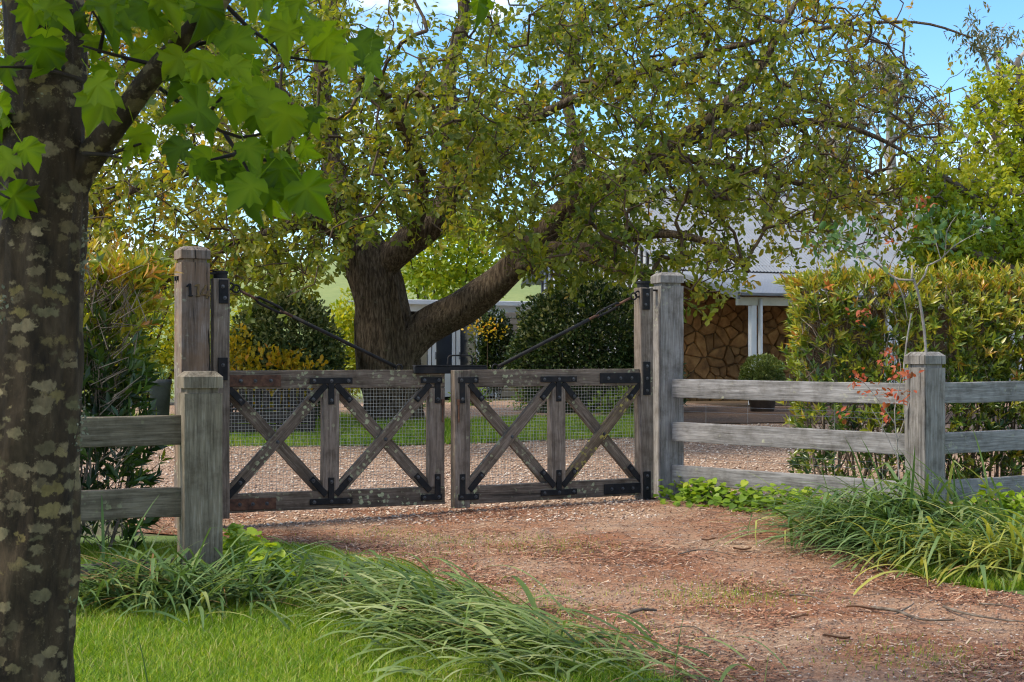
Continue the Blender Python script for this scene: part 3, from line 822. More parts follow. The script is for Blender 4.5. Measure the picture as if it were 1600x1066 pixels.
for f in (.15, .33, .5, .68, .86):
    p = s0.lerp(R1, f); pts_a.append((p.x, p.y + .10, .2)); pts_b.append((p.x, p.y + .10, .95))
V, q = seg_tubes(np.array(pts_a), np.array(pts_b), np.full(len(pts_a), .0014), np.full(len(pts_a), .0014), 4)
o = link('fence_wire', mesh_np('fence_wire', V - np.array(R1), q), M['wire'], fr); o['kind'] = 'stuff'
# ================================================================== the house
M['roof'] = mat_plain('zinc_roofing', (.25, .27, .295), (.20, .215, .235), 1.5, .42, .05, .35, .5)
M['trim'] = mat_plain('white_trim', (.70, .73, .75), (.60, .63, .65), 3, .5, .05)
M['fascia'] = mat_plain('slate_fascia', (.17, .18, .20), (.12, .13, .14), 4, .5, .05)
M['cream'] = mat_plain('cream_beam', (.55, .56, .48), (.44, .45, .38), 5, .6, .1)
M['board'] = mat_plain('grey_cladding', (.42, .45, .50), (.32, .34, .38), 5, .6, .15)
M['batten'] = mat_plain('dark_batten', (.05, .055, .06), (.03, .03, .035), 5, .6, .1)
M['beige'] = mat_plain('beige_weatherboard', (.34, .29, .23), (.25, .21, .165), 6, .65, .15)
M['glass'] = mat_plain('dark_glass', (.035, .042, .055), (.025, .03, .04), 1, .08, 0, 0, .6)
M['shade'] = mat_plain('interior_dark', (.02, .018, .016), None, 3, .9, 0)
M['stone'] = mat_plain('brown_fieldstone', (.22, .115, .042), (.105, .055, .022), 5, .85, .6, bd=.02, c3=(.32, .19, .08), objvar=.35)
M['mortar'] = mat_plain('mortar', (.13, .085, .048), (.08, .052, .03), 20, .95, .6)

hA = R(22); VF = Vector((4.49, 28.5, 0)); VF.z = hz(4.5, 29)
house = thing('house', 'house with pale corrugated roof, stone veranda wall and white posts behind the trees', 'house', VF, hA)
def hbox(name, x0, x1, y0, y1, z0, z1, mat, parent=None, bev=.004):
    bm = bmesh.new(); bmesh.ops.create_cube(bm, size=1, matrix=Matrix.Translation(((x0 + x1) / 2, (y0 + y1) / 2, (z0 + z1) / 2)) @ Matrix.Diagonal((x1 - x0, y1 - y0, z1 - z0, 1)))
    if bev: bmesh.ops.bevel(bm, geom=bm.edges[:], offset=bev, segments=1, affect='EDGES')
    return link(name, bm_mesh(name, bm), mat, parent or house)
def corrugated(name, x0, x1, y0, z0, y1, z1, parent=None, pitch=.09, depth=.014):
    n = int((x1 - x0) / pitch * 6); xs = np.linspace(x0, x1, n + 1); zz = depth * np.sin(xs / pitch * 2 * math.pi)
    rows = 5; V = []
    nv = np.array([0, -(z1 - z0), (y1 - y0)]); nv = nv / np.linalg.norm(nv)
    for k in range(2):
        for j in range(rows + 1):
            f = j / rows; c = np.array([0, y0 + (y1 - y0) * f, z0 + (z1 - z0) * f])
            V.append(np.stack([xs, c[1] + nv[1] * (zz - k * .012), c[2] + nv[2] * (zz - k * .012)], -1))
    V = np.concatenate(V); idx = np.arange(len(V)).reshape(2, rows + 1, n + 1); q = []
    for k in range(2):
        a = np.stack([idx[k, :-1, :-1], idx[k, :-1, 1:], idx[k, 1:, 1:], idx[k, 1:, :-1]], -1).reshape(-1, 4)
        q.append(a if k == 0 else a[:, ::-1])
    return link(name, mesh_np(name, V, np.concatenate(q), smooth=True), M['roof'], parent or house)
# walls
hbox('wall', 0, 11, 2.72, 3.0, -.3, 3.05, M['mortar'], bev=0)
hbox('foundation', -.02, 11, -.1, 2.7, -.4, .03, M['mortar'])
# field stones, each a stone of its own: Voronoi cells of a jittered grid
def stones(x0, x1, z0, z1, step, yface):
    g = np.random.default_rng(3); pts = []
    nz = int((z1 - z0) / step)
    for j in range(-1, nz + 2):
        for i in range(-1, int((x1 - x0) / (step * 1.25)) + 2):
            pts.append((x0 + (i + .5 + .5 * (j % 2) + g.uniform(-.48, .48)) * step * 1.25, z0 + (j + .5 + g.uniform(-.48, .48)) * step))
    pts = np.array(pts); pts = pts[g.random(len(pts)) > .20]; wall = bpy.data.objects['wall']
    for k, p in enumerate(pts):
        poly = [np.array(v) for v in ((x0, z0), (x1, z0), (x1, z1), (x0, z1))]
        d = np.linalg.norm(pts - p, axis=1)
        for o in pts[(d > 1e-6) & (d < step * 4)]:
            mid, nrm = (p + o) / 2, o - p; new = []
            for a, b in zip(poly, poly[1:] + poly[:1]):
                da, db = np.dot(a - mid, nrm), np.dot(b - mid, nrm)
                if da <= 0: new.append(a)
                if (da <= 0) != (db <= 0): new.append(a + (b - a) * da / (da - db))
            poly = new
            if len(poly) < 3: break
        if len(poly) < 3: continue
        c = sum(poly) / len(poly); sz = max(np.linalg.norm(v - c) for v in poly)
        if sz < .05: continue
        # round the corners, shrink for the joint
        pp = []
        for a, b in zip(poly, poly[1:] + poly[:1]):
            pp += [a * .86 + b * .14, a * .14 + b * .86]
        bm = bmesh.new(); rows = []
        pr = g.uniform(.03, .075)
        for sh, yy in ((.975, 0.), (.945, -pr * .6), (.80, -pr)):
            rows.append([bm.verts.new((c[0] + (v[0] - c[0]) * sh + g.normal() * .004, yface + yy + g.normal() * .004, c[1] + (v[1] - c[1]) * sh + g.normal() * .004)) for v in pp])
        for ra, rb in zip(rows[:-1], rows[1:]):
            for i in range(len(pp)): bm.faces.new((ra[i], ra[(i + 1) % len(pp)], rb[(i + 1) % len(pp)], rb[i]))
        bm.faces.new(rows[-1])
        bmesh.ops.recalc_face_normals(bm, faces=bm.faces[:])
        link('stone', bm_mesh('stone', bm), M['stone'], wall)
stones(0.02, 3.7, 0, 2.6, .205, 2.722)
# veranda
vr = corrugated('veranda_roof', -.08, 10.5, -.28, 2.27, 2.75, 2.92)
hbox('gutter', -.10, 10.5, -.37, -.285, 2.21, 2.275, M['fascia'], vr, .01)
hbox('fascia_beam', .0, 10.5, -.10, .02, 2.03, 2.20, M['cream'])
bm = bmesh.new()
vv = [bm.verts.new(p) for p in ((-.14, -.30, 2.14), (-.085, -.30, 2.14), (-.085, 2.75, 2.80), (-.14, 2.75, 2.80), (-.14, -.30, 2.285), (-.085, -.30, 2.285), (-.085, 2.75, 2.945), (-.14, 2.75, 2.945))]
for f in ((0, 3, 2, 1), (4, 5, 6, 7), (0, 1, 5, 4), (1, 2, 6, 5), (2, 3, 7, 6), (3, 0, 4, 7)): bm.faces.new([vv[i] for i in f])
link('barge_board', bm_mesh('barge_board', bm), M['fascia'], vr)
for x in (.30, 3.6, 6.9):
    po = hbox('veranda_post', x, x + .125, -.09, .035, .03, 2.03, M['trim'])
    link('downpipe', tube([(x + .20, -.10, .05), (x + .20, -.10, 2.16)], [.048, .048], .5, 14), M['trim'], po)
# main roof and gable
mr = corrugated('main_roof', -.35, 11, 2.45, 2.895, 6.4, 5.15)
corrugated('main_roof', -.35, 11, 10.5, 2.95, 6.4, 5.15)
link('ridge_cap', tube([(-.4, 6.4, 5.17), (11, 6.4, 5.17)], [.07, .07], 3, 8), M['roof'], mr)
bm = bmesh.new()
pr = [(3.02, -.3), (3.02, 3.25), (6.4, 4.98), (9.9, 3.15), (9.9, -.3)]
a = [bm.verts.new((.02, y, z)) for y, z in pr]; b = [bm.verts.new((.2, y, z)) for y, z in pr]
bm.faces.new(a); bm.faces.new(b[::-1])
for i in range(5): bm.faces.new((a[i], b[i], b[(i + 1) % 5], a[(i + 1) % 5]))
bmesh.ops.recalc_face_normals(bm, faces=bm.faces[:])
gw = link('gable_wall', bm_mesh('gable_wall', bm), M['board'], house)
for i, y in enumerate(np.arange(3.2, 9.8, .30)):
    zt = np.interp(y, [3.02, 6.4, 9.9], [3.2, 4.93, 3.1])
    hbox('batten', -.03, .019, y, y + .07, .0, zt, M['batten'], gw, 0)
# rear wing with glazed doors
WY = 8.6
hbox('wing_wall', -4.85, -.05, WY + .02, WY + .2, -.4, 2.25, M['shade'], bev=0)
wr = corrugated('wing_roof', -4.9, -.04, WY - .35, 2.38, WY + 3, 2.47)
hbox('gutter', -4.9, -.04, WY - .45, WY - .36, 2.28, 2.40, M['trim'], wr, .01)
hbox('fascia_beam', -4.85, -.05, WY - .30, WY - .2, 2.12, 2.29, M['trim'])
x = -4.78
while x < -1.9:
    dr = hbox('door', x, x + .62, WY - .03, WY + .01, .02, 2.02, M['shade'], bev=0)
    hbox('frame', x, x + .10, WY - .09, WY - .031, .02, 2.02, M['trim'], dr)
    hbox('frame', x + .52, x + .60, WY - .09, WY - .031, .02, 2.02, M['trim'], dr)
    hbox('frame', x + .101, x + .519, WY - .085, WY - .031, 1.92, 2.02, M['trim'], dr)
    hbox('pane', x + .101, x + .519, WY - .06, WY - .032, .62, 1.919, M['glass'], dr, 0)
    hbox('panel', x + .101, x + .519, WY - .075, WY - .031, .02, .619, M['trim'], dr)
    hbox('handle', x + .07, x + .09, WY - .125, WY - .092, .95, 1.13, M['fascia'], dr)
    x += .63
pier = hbox('pier', -1.85, -1.15, WY - .45, WY - .05, .0, 2.12, M['beige'], bev=0)
for z in np.arange(.02, 2.08, .15):
    hbox('weatherboard', -1.875, -1.125, WY - .485, WY - .452, z, z + .138, M['beige'], pier, .006)
hbox('corner_post', -2.0, -1.88, WY - .50, WY - .38, 0, 2.12, M['trim'])

# ================================================================== garden things
def lathe(prof, sides=24):
    bm = bmesh.new(); rows = []
    for r, z in prof: rows.append([bm.verts.new((r * math.cos(i * 2 * math.pi / sides), r * math.sin(i * 2 * math.pi / sides), z)) for i in range(sides)])
    for a, b in zip(rows[:-1], rows[1:]):
        for i in range(sides): bm.faces.new((a[i], a[(i + 1) % sides], b[(i + 1) % sides], b[i]))
    bm.faces.new(rows[0][::-1]); return bm_mesh('pot', bm, True)
M['pot'] = mat_plain('grey_pot', (.085, .088, .092), (.05, .05, .052), 8, .7, .2)
M['terracotta'] = mat_plain('old_terracotta', (.17, .075, .045), (.09, .045, .03), 8, .8, .3)
M['potdark'] = mat_plain('brown_pot', (.11, .085, .07), (.06, .045, .04), 8, .7, .3)
def pot(parent, r, h, mat, z=0.):
    link('pot', lathe([(r * .72, z), (r * .95, z + h * .9), (r * 1.03, z + h * .91), (r * 1.04, z + h), (r * .9, z + h), (r * .85, z + h * .9)]), mat, parent)
    s = link('potting_soil', lathe([(.001, z + h * .86), (r * .86, z + h * .88)]), M['soil'], parent)

# garden bench with a double-arched back, seen through the left leaf
M['bench'] = mat_wood('bench_timber', (.018, .015, .014), (.04, .034, .030), (.075, .066, .058), 'X', 0, crack=.3)
M['bench_rim'] = mat_plain('worn_bench_rim', (.20, .19, .165), (.10, .095, .08), 10, .7, .2)  # pale line of light along the arches, put into the colour
by = 20.9; bx0, bx1 = P(352, 0, by).x, P(492, 0, by).x; bz = hz((bx0 + bx1) / 2, by) + .02
bench = thing('garden_bench', 'dark timber garden bench with twin arched back behind the left gate leaf', 'bench', ((bx0 + bx1) / 2, by, bz), R(4))
bw = bx1 - bx0
for sx in (-1, 1):
    for yy, hh in ((-.22, .52), (.22, .66)):
        link('leg', board_mesh(hh, .07, .07), M['bench'], bench, Matrix.Translation((sx * (bw / 2 - .05), yy, hh / 2)) @ Matrix.Rotation(-math.pi / 2, 4, 'Y'))
    link('arm_rest', board_mesh(.5, .08, .04), M['bench'], bench, Matrix.Translation((sx * (bw / 2 - .05), 0, .54)) @ Matrix.Rotation(math.pi / 2, 4, 'Z'))
for k in range(4):
    link('seat_slat', board_mesh(bw - .1, .095, .03), M['bench'], bench, Matrix.Translation((0, -.16 + k * .107, .39)))
link('apron', board_mesh(bw - .16, .04, .16), M['bench'], bench, Matrix.Translation((0, -.245, .27)))
link('apron', board_mesh(bw - .16, .04, .12), M['bench'], bench, Matrix.Translation((0, -.243, .12)))
hw = bw / 4 - .03
for sx in (-1, 1):
    cx = sx * (bw / 4 - .01)
    pts = [(cx + hw * math.cos(a), .235, .50 + .24 * math.sin(a)) for a in np.linspace(0, math.pi, 13)]
    br = link('back_arch', tube(pts, [.022] * 13, .05, 8), M['bench'], bench)
    link('rim', tube([(p[0], p[1] - .012, p[2] + .018) for p in pts[2:-1]], [.008] * 10, .05, 6), M['bench_rim'], br)  # thin tube painted as the highlight on the arch
    for k in range(5):
        xx = cx + hw * (-.8 + .4 * k); top = .50 + .24 * math.sqrt(max(0, 1 - ((xx - cx) / hw) ** 2))
        link('back_slat', board_mesh(top - .41, .025, .085), M['bench'], bench, Matrix.Translation((xx, .24, (top + .41) / 2)) @ Matrix.Rotation(-math.pi / 2, 4, 'Y'))

# timber offcut by the gate post, sticks on the drive
oc = P(1090, 797, 12.6)
o = link('timber_offcut', board_mesh(.22, .14, .055, .006), M['post_r'], None, Matrix.Translation((oc.x, oc.y, hz(oc.x, oc.y) + .04)) @ Matrix.Rotation(R(-24), 4, 'Z'))
tag(o, 'short grey timber offcut lying in the ground cover by the gate post', 'offcut')
M['stick'] = mat_plain('dead_stick', (.10, .075, .055), (.045, .035, .028), 20, .9, .4, c3=(.22, .19, .15))
M['bark_bit'] = mat_plain('bark_flake', (.36, .24, .16), (.20, .12, .08), 20, .9, .4)
def onground(px, py, up=.0):
    d = F * CAMZ / (py - HOR)
    for _ in range(6):
        p = P(px, py, d); d = F * (CAMZ - hz(p.x, d)) / (py - HOR)
    p = P(px, py, d); p.z = hz(p.x, p.y) + .022 + up; return p
def stick(pl, r, label):
    pts = [onground(a, b, .008 + .01 * (k % 2)) for k, (a, b) in enumerate(pl)]
    c = pts[0]
    o = link('stick', tube(pts, list(np.linspace(r, r * .45, len(pts))), .04, 7, .12, 9, 2, origin=c), M['stick'], None, Matrix.Translation(c))
    tag(o, label, 'stick', 'sticks fallen on the drive')
stick([(1362, 958), (1400, 966), (1440, 977), (1492, 981)], .010, 'mossy stick pointing at the right edge, middle of the drive')
stick([(1475, 957), (1510, 971), (1560, 977), (1600, 984)], .008, 'long thin stick reaching the right edge of the photo')
stick([(1234, 938), (1262, 942), (1288, 948)], .006, 'short pale stick above the mossy one on the drive')
stick([(1052, 990), (1085, 992), (1108, 1004)], .005, 'thin curved twig beside the low blade at bottom centre')
stick([(983, 966), (1005, 964), (1026, 963)], .012, 'dark stubby stick at the left of the drive')
stick([(1530, 952), (1570, 958), (1600, 966)], .006, 'thin stick nearest the yellowish strap-leaf clump')
stick([(1402, 967), (1420, 960), (1428, 952)], .006, 'small forked twig lying against the mossy stick')
stick([(1060, 873), (1100, 868), (1150, 876)], .005, 'hair-thin twig in the middle distance of the drive')
for k, (px, py, a, l, lab) in enumerate([(1345, 959, -12, .15, 'long pale bark flake left of the mossy stick'), (1307, 1006, -6, .13, 'pale bark flake low on the drive'),
        (1160, 865, 5, .13, 'orange bark flake near the middle of the drive'), (1107, 850, 0, .10, 'rusty bark flake closest to the gate'), (1250, 973, 12, .09, 'grey bark flake left of the pale bark strips'),
        (1372, 903, 8, .08, 'curled bark flake below the right strap leaves')]):
    p = onground(px, py, .006); bm = bmesh.new()
    g = np.random.default_rng(k); rows = []
    for i in range(7):
        t = i / 6; wd = l * .14 * math.sin(math.pi * (.12 + .76 * t)) * (1 + g.normal() * .12)
        rows.append([bm.verts.new((l * (t - .5), s_ * wd + g.normal() * .002, .012 * abs(s_) + .006 * math.sin(t * 5 + k))) for s_ in (-1, 0, 1)])
    for a_, b_ in zip(rows[:-1], rows[1:]):
        for i in range(2): bm.faces.new((a_[i], b_[i], b_[i + 1], a_[i + 1]))
    bmesh.ops.solidify(bm, geom=bm.faces[:], thickness=.004)
    o = link('bark_flake', bm_mesh('bark_flake', bm), M['bark_bit'], None, Matrix.Translation(p) @ Matrix.Rotation(R(a), 4, 'Z'))
    tag(o, lab, 'bark', 'bark flakes on the drive')
# ================================================================== trees
def make_tree(name, label, base, limbs, targets, tipdir, leaf_kind, leafmat, barkmat, leaf_size, tint_of, n_spray=4, n_let=5, cat='tree', group=None,
              tip_r=.006, seed=1, step=.3, spread_=.35, amp=.10, parts=300, twigmat=None, droop=.25, limb_sides=16, sag=.10, naked=None, bare=None, extra=2, per=.16):
    """limbs: [(points, radii)], the first is the trunk; twigs grow from them to the targets and carry sprays of leaves"""
    g = np.random.default_rng(seed); t = thing(name, label, cat, base, 0, group); b0 = Vector(base)
    nodes, parent, rmain = [], [], []
    for k, (pts, rad) in enumerate(limbs):
        me = tube(pts, rad, per, limb_sides if k else limb_sides + 32, amp, 1.1, 4.5, origin=b0, seed=seed + k * 3.1)
        link('trunk' if k == 0 else 'limb', me, barkmat, t)
        cp, cr_ = catmull(pts, rad, step); prev = -1
        for p, r in zip(cp, cr_):
            nodes.append(tuple(p)); parent.append(prev); rmain.append(r); prev = len(nodes) - 1
    nm = len(nodes)
    cap = nm + int((len(targets) + (0 if naked is None else len(naked))) * 26); Nn = np.zeros((cap, 3)); Nn[:nm] = nodes; par = np.full(cap, -1); par[:nm] = parent
    ok = np.zeros(cap, bool); cnt = nm
    # no twigs from the lower trunk
    zlim = min(p[2] for p in nodes) + .0; ok[:nm] = np.array(rmain) < max(rmain) * .72
    d0 = np.array([np.min(((Nn[:nm][ok[:nm]] - p) ** 2).sum(1)) for p in targets]); order = np.argsort(d0)
    tips = []; ends = []
    order = list(order)
    if naked is not None:
        order += list(range(len(targets), len(targets) + len(naked))); targets = np.concatenate([targets, naked])
    n_leafy = len(order) - (0 if naked is None else len(naked))
    for i in order:
        p = targets[i]; dd = ((Nn[:cnt] - p) ** 2).sum(1); dd[~ok[:cnt]] = 1e9
        j = int(np.argmin(dd)); dist = math.sqrt(dd[j]); k = max(2, int(math.ceil(dist / step))); a = Nn[j]
        k = min(k, 24)
        if cnt + k >= cap: break
        jit = g.normal(size=3) * dist * .10; jit2 = g.normal(size=3) * dist * .05; prev = j
        for m_ in range(1, k + 1):
            f = m_ / k
            q = a + (p - a) * f + (jit * math.sin(f * math.pi) + jit2 * math.sin(f * 2 * math.pi)) + np.array([0, 0, sag * dist * math.sin(f * math.pi)])
            if m_ < k: q = q + g.normal(size=3) * .02 * step / .3
            Nn[cnt] = q; par[cnt] = prev; ok[cnt] = True; prev = cnt; cnt += 1
        ends.append(prev)
        if i < n_leafy: tips.append(prev)
    Nn, par = Nn[:cnt], par[:cnt]
    load = np.zeros(cnt)
    load[ends] = 1
    for i in range(cnt - 1, nm - 1, -1):
        if par[i] >= 0 : load[par[i]] += load[i]
    rad = tip_r * np.maximum(load, 1) ** .36
    ch = np.arange(nm, cnt); pa = par[ch]
    ra = np.where(pa < nm, rad[ch] * 1.1, rad[pa]); ra = np.minimum(ra, rad[ch] * 1.5)
    V, q = seg_tubes(Nn[pa], Nn[ch], ra, rad[ch], 4)
    tw = link('twigs', mesh_np('twigs', V - np.array(b0), q), twigmat or barkmat, t); tw['kind'] = 'stuff'
    # sprays of leaves at and just below every tip
    PP, AA, NN, SS, TT = [], [], [], [], []
    for tip in tips:
        if bare is not None and g.random() < bare(Nn[tip]): continue
        i = tip
        for s_ in range(n_spray):
            j = par[i]
            if j < 0: break
            c = Nn[i] + g.normal(size=3) * spread_ * .35; ax = Nn[i] - Nn[j]; ax = ax / (np.linalg.norm(ax) + 1e-6)
            tn = tint_of(c, g)
            n_ = n_let + int(g.integers(-1, 2))
            sp = ax + g.normal(size=3) * .7; sp[2] -= droop; sp /= np.linalg.norm(sp)
            for l_ in range(n_):
                d = sp * .55 + g.normal(size=3) * .75; d[2] -= droop * .6; d /= np.linalg.norm(d)
                sz = leaf_size * g.uniform(.65, 1.15)
                PP.append(c + sp * leaf_size * .55 * l_ / n_ * 2 + g.normal(size=3) * leaf_size * .15); AA.append(d)
                nv = np.array([-.15, -.35, .9]) + g.normal(size=3) * .6; NN.append(nv); SS.append(sz); TT.append(tn + g.normal() * .07)
            i = j if g.random() < .8 else par[j] if par[j] >= 0 else j
    PP, AA, NN, SS, TT = map(np.array, (PP, AA, NN, SS, TT))
    foliage(t, leaf_kind, PP, AA, NN, SS, np.clip(TT, 0, 1), leafmat, parts, 'leaf', 'crown')
    return t

def pxl(list_, rads):
    """limb through photo places: (px, py, distance)"""
    return [P(*a) for a in list_], rads

M['walnut_bark'] = mat_bark('furrowed_bark', [(.32, (.014, .010, .007)), (.5, (.080, .058, .038)), (.70, (.19, .15, .11))], (13, 13, 2.4), [(.12, .12, .07), (.10, .10, .04), (.15, .14, .10)], .05, lich_scale=5, lich_amt=.05)
M['twig'] = mat_bark('twig_bark', [(.3, (.035, .024, .015)), (.7, (.11, .08, .05))], (4, 4, 4), None, .003)
M['walnut_leaf'] = mat_leaf('walnut_leaf', [(.0, (.055, .095, .010)), (.35, (.145, .180, .018)), (.6, (.26, .25, .030)), (.8, (.38, .25, .035)), (1., (.40, .15, .03))], .5, .45, .35, 1.6, .2)

def walnut():
    D = 24.0; base = P(614, 655, D); base.z = hz(base.x, D)
    limbs = [
        pxl([(616, 690, D), (614, 652, D), (612, 610, D), (606, 545, D), (596, 480, D), (580, 420, D), (562, 370, D)], [.66, .52, .465, .50, .44, .40, .30]),
        pxl([(618, 560, D), (665, 512, D - .1), (725, 480, D - .4), (790, 430, D - .8), (845, 372, D - 1.2), (890, 322, D - 1.5), (965, 278, D - 1.9), (1050, 225, D - 2.2), (1125, 172, D - 2.5), (1190, 100, D - 2.6), (1240, 10, D - 2.6)],
            [.34, .30, .28, .245, .21, .18, .14, .115, .09, .065, .04]),
        pxl([(570, 400, D), (540, 330, D + .2), (515, 240, D + .5), (503, 130, D + .7), (515, 20, D + .8), (530, -120, D + .8)], [.27, .25, .19, .16, .13, .08]),
        pxl([(585, 430, D), (635, 380, D - .3), (690, 335, D - .5), (705, 240, D - .2), (700, 120, D), (725, 20, D), (700, -130, D)], [.26, .25, .20, .16, .13, .10, .06]),
        pxl([(880, 330, D - 1.4), (905, 250, D - 1), (885, 140, D - .6), (905, 30, D - .4), (890, -110, D)], [.13, .11, .09, .07, .04]),
        pxl([(560, 385, D), (490, 345, D - .8), (410, 370, D - 1.6), (335, 392, D - 2.2), (255, 440, D - 2.8), (190, 455, D - 3)], [.16, .13, .10, .085, .05, .03]),
        pxl([(540, 330, D), (440, 265, D - 1.2), (350, 255, D - 2), (285, 270, D - 2.6), (200, 300, D - 3), (150, 340, D - 3.4)], [.15, .11, .085, .07, .05, .03]),
        pxl([(512, 220, D + .5), (420, 130, D + .3), (300, 60, D), (160, 10, D - .5), (60, -20, D - 1)], [.13, .10, .08, .05, .03]),
        pxl([(700, 310, D - .4), (790, 215, D - 1.6), (930, 140, D - 2.4), (1100, 85, D - 3), (1280, 45, D - 3.2), (1430, 35, D - 3.2), (1520, 60, D - 3.2)], [.12, .085, .06, .045, .03, .02, .012]),
        pxl([(835, 385, D - 1), (920, 388, D - 2.2), (1020, 365, D - 3.1), (1110, 380, D - 3.8), (1170, 425, D - 4.2)], [.12, .09, .07, .05, .025]),
        pxl([(955, 283, D - 1.8), (1060, 250, D - 1.2), (1150, 262, D - .8), (1290, 300, D - .5), (1390, 350, D - .5)], [.10, .08, .065, .045, .025]),
        pxl([(640, 380, D - .3), (660, 300, D - 2.2), (640, 230, D - 4), (600, 150, D - 5.4), (560, 120, D - 6.5)], [.13, .10, .08, .06, .03]),
        pxl([(800, 420, D - .8), (900, 400, D - 3.0), (960, 420, D - 4.5), (1010, 430, D - 5.6)], [.11, .08, .055, .025]),
        pxl([(1050, 225, D - 2.2), (1180, 200, D - 2.6), (1290, 190, D - 2.8), (1400, 230, D - 3), (1470, 290, D - 3)], [.08, .06, .045, .03, .018]),
        pxl([(690, 335, D - .5), (760, 250, D + 1.5), (830, 180, D + 3.5), (900, 100, D + 5)], [.12, .10, .07, .04]),
        pxl([(545, 330, D), (480, 280, D + 2), (400, 240, D + 4), (300, 230, D + 5.5)], [.12, .10, .07, .04]),
    ]
    g = np.random.default_rng(11); T = []
    while len(T) < 3750:
        px, py = g.uniform(-20, 1520), g.uniform(-170, 520)
        low = np.interp(px, [-20, 300, 480, 540, 600, 720, 790, 850, 950, 1060, 1130, 1190, 1300, 1420, 1520], [440, 468, 470, 420, 365, 372, 400, 450, 470, 472, 465, 415, 400, 385, 330])
        if py > low: continue
        dens = np.interp(px, [-20, 100, 900, 1150, 1250, 1400, 1470], [.9, 1., 1., 1., .85, .6, .05])
        if px > 1180 and py > 290: dens = min(1, dens * 1.7)
        if px > 990 and py > 335: dens *= .38
        if py < 130: dens *= .75
        if py < 0: dens *= .5
        if 540 < px < 690 and py < 90: dens *= .25
        if 230 < px < 400 and 270 < py < 370: dens *= .5
        if py < 170 and px < 520: dens *= .8
        hd = 6.3 * math.sqrt(max(.12, 1 - ((px - 780) / 800) ** 2))
        d = D - 1.2 + g.uniform(-1, 1) * hd
        p = P(px, py, d)
        c = mnoise.noise(Vector(p) * .55)
        if g.random() > dens * (.55 + 1.0 * c + .25): continue
        T.append(tuple(p))
    B = []
    while len(B) < 620:
        px, py = g.uniform(1020, 1500), g.uniform(-20, 345)
        if g.random() > np.interp(px, [1020, 1150, 1420, 1500], [.4, 1, 1, .4]) or py < (px - 1330) * .9: continue
        B.append(tuple(P(px, py, D - 2.2 + g.uniform(-2, 2))))
    def tint(c, g):
        x = c[0]
        base = .31 + .26 * mnoise.noise(Vector(c) * .5) + g.normal() * .13
        base += .16 * ss((-x - 2.5) / 4) + .22 * ss((x - 2.8) / 4) + .06 * ss((c[2] - 5) / 3)
        return base
    return make_tree('walnut_tree', 'huge spreading old tree with dark furrowed trunk and yellowing leaves behind the gate', base, limbs, np.array(T), None,
                     'obovate', M['walnut_leaf'], M['walnut_bark'], .128, tint, 4, 6, seed=4, naked=np.array(B), twigmat=M['twig'], tip_r=.0060, bare=lambda p: .72 * float(ss((p[0] - 3.6) / 2.2)) * float(ss((p[2] - 3.6) / 1.2)) , sag=.08, droop=.3)
walnut()

# bright yellow-green maple to the right
M['lime_leaf'] = mat_leaf('lime_leaf', [(.0, (.09, .16, .012)), (.4, (.22, .30, .018)), (.7, (.40, .42, .025)), (1., (.52, .47, .035))], .5, .5, .3, 1.4, .2)
M['grey_bark'] = mat_bark('grey_bark', [(.3, (.05, .042, .034)), (.7, (.16, .14, .12))], (7, 7, 2), None, .02)
def blobs(g, n, cs, noise_s=.9):
    out = []
    while len(out) < n:
        c, r = cs[int(g.integers(len(cs)))]; v = g.normal(size=3); v /= np.linalg.norm(v)
        p = np.array(c) + v * np.array(r) * g.random() ** .4
        if g.random() < .65 + 1.1 * mnoise.noise(Vector(p) * noise_s): out.append(p)
    return np.array(out)
def lime_tree():
    g = np.random.default_rng(21); D = 21.5; b = P(1640, 690, D); b.z = hz(b.x, D)
    limbs = [pxl([(1640, 700, D), (1636, 560, D), (1630, 420, D), (1612, 300, D), (1600, 180, D), (1590, 90, D)], [.20, .16, .14, .11, .07, .03]),
             pxl([(1632, 430, D), (1570, 350, D - .5), (1510, 300, D - 1), (1450, 260, D - 1.3)], [.09, .07, .05, .025]),
             pxl([(1632, 450, D), (1560, 410, D - 1), (1500, 390, D - 1.6), (1450, 380, D - 2)], [.08, .06, .045, .02]),
             pxl([(1612, 300, D), (1560, 220, D + .4), (1510, 150, D + .6)], [.08, .06, .03]),
             pxl([(1630, 420, D), (1700, 300, D), (1760, 200, D)], [.10, .08, .04]),
             pxl([(1632, 440, D), (1590, 400, D + 1.4), (1540, 380, D + 2.2)], [.08, .06, .03])]
    W = lambda px, py, d, r: (tuple(P(px, py, d)), (r, r, r * .8))
    cs = [W(1580, 150, D, .75), W(1530, 240, D - .5, .85), W(1470, 290, D - 1, .55), W(1600, 260, D - .5, 1.), W(1560, 350, D - 1, .9), W(1480, 370, D - 1.4, .6), W(1620, 370, D - 1, .9), W(1700, 220, D, 1.3),
          W(1540, 420, D + .6, .8), W(1480, 410, D - 1, .5), W(1600, 420, D, .8), W(1560, 300, D + 1.2, 1.)]
    make_tree('maple_tree', 'bright yellow green tree rising behind the right end of the hedge', b, limbs, blobs(g, 620, cs), None, 'small', M['lime_leaf'], M['grey_bark'], .105,
              lambda c, g: .55 + .35 * mnoise.noise(Vector(c) * 1.1) + .12 * (c[2] - 4) + g.normal() * .12, 4, 9, seed=8, parts=150, spread_=.45, tip_r=.006, amp=.05, limb_sides=10)
lime_tree()

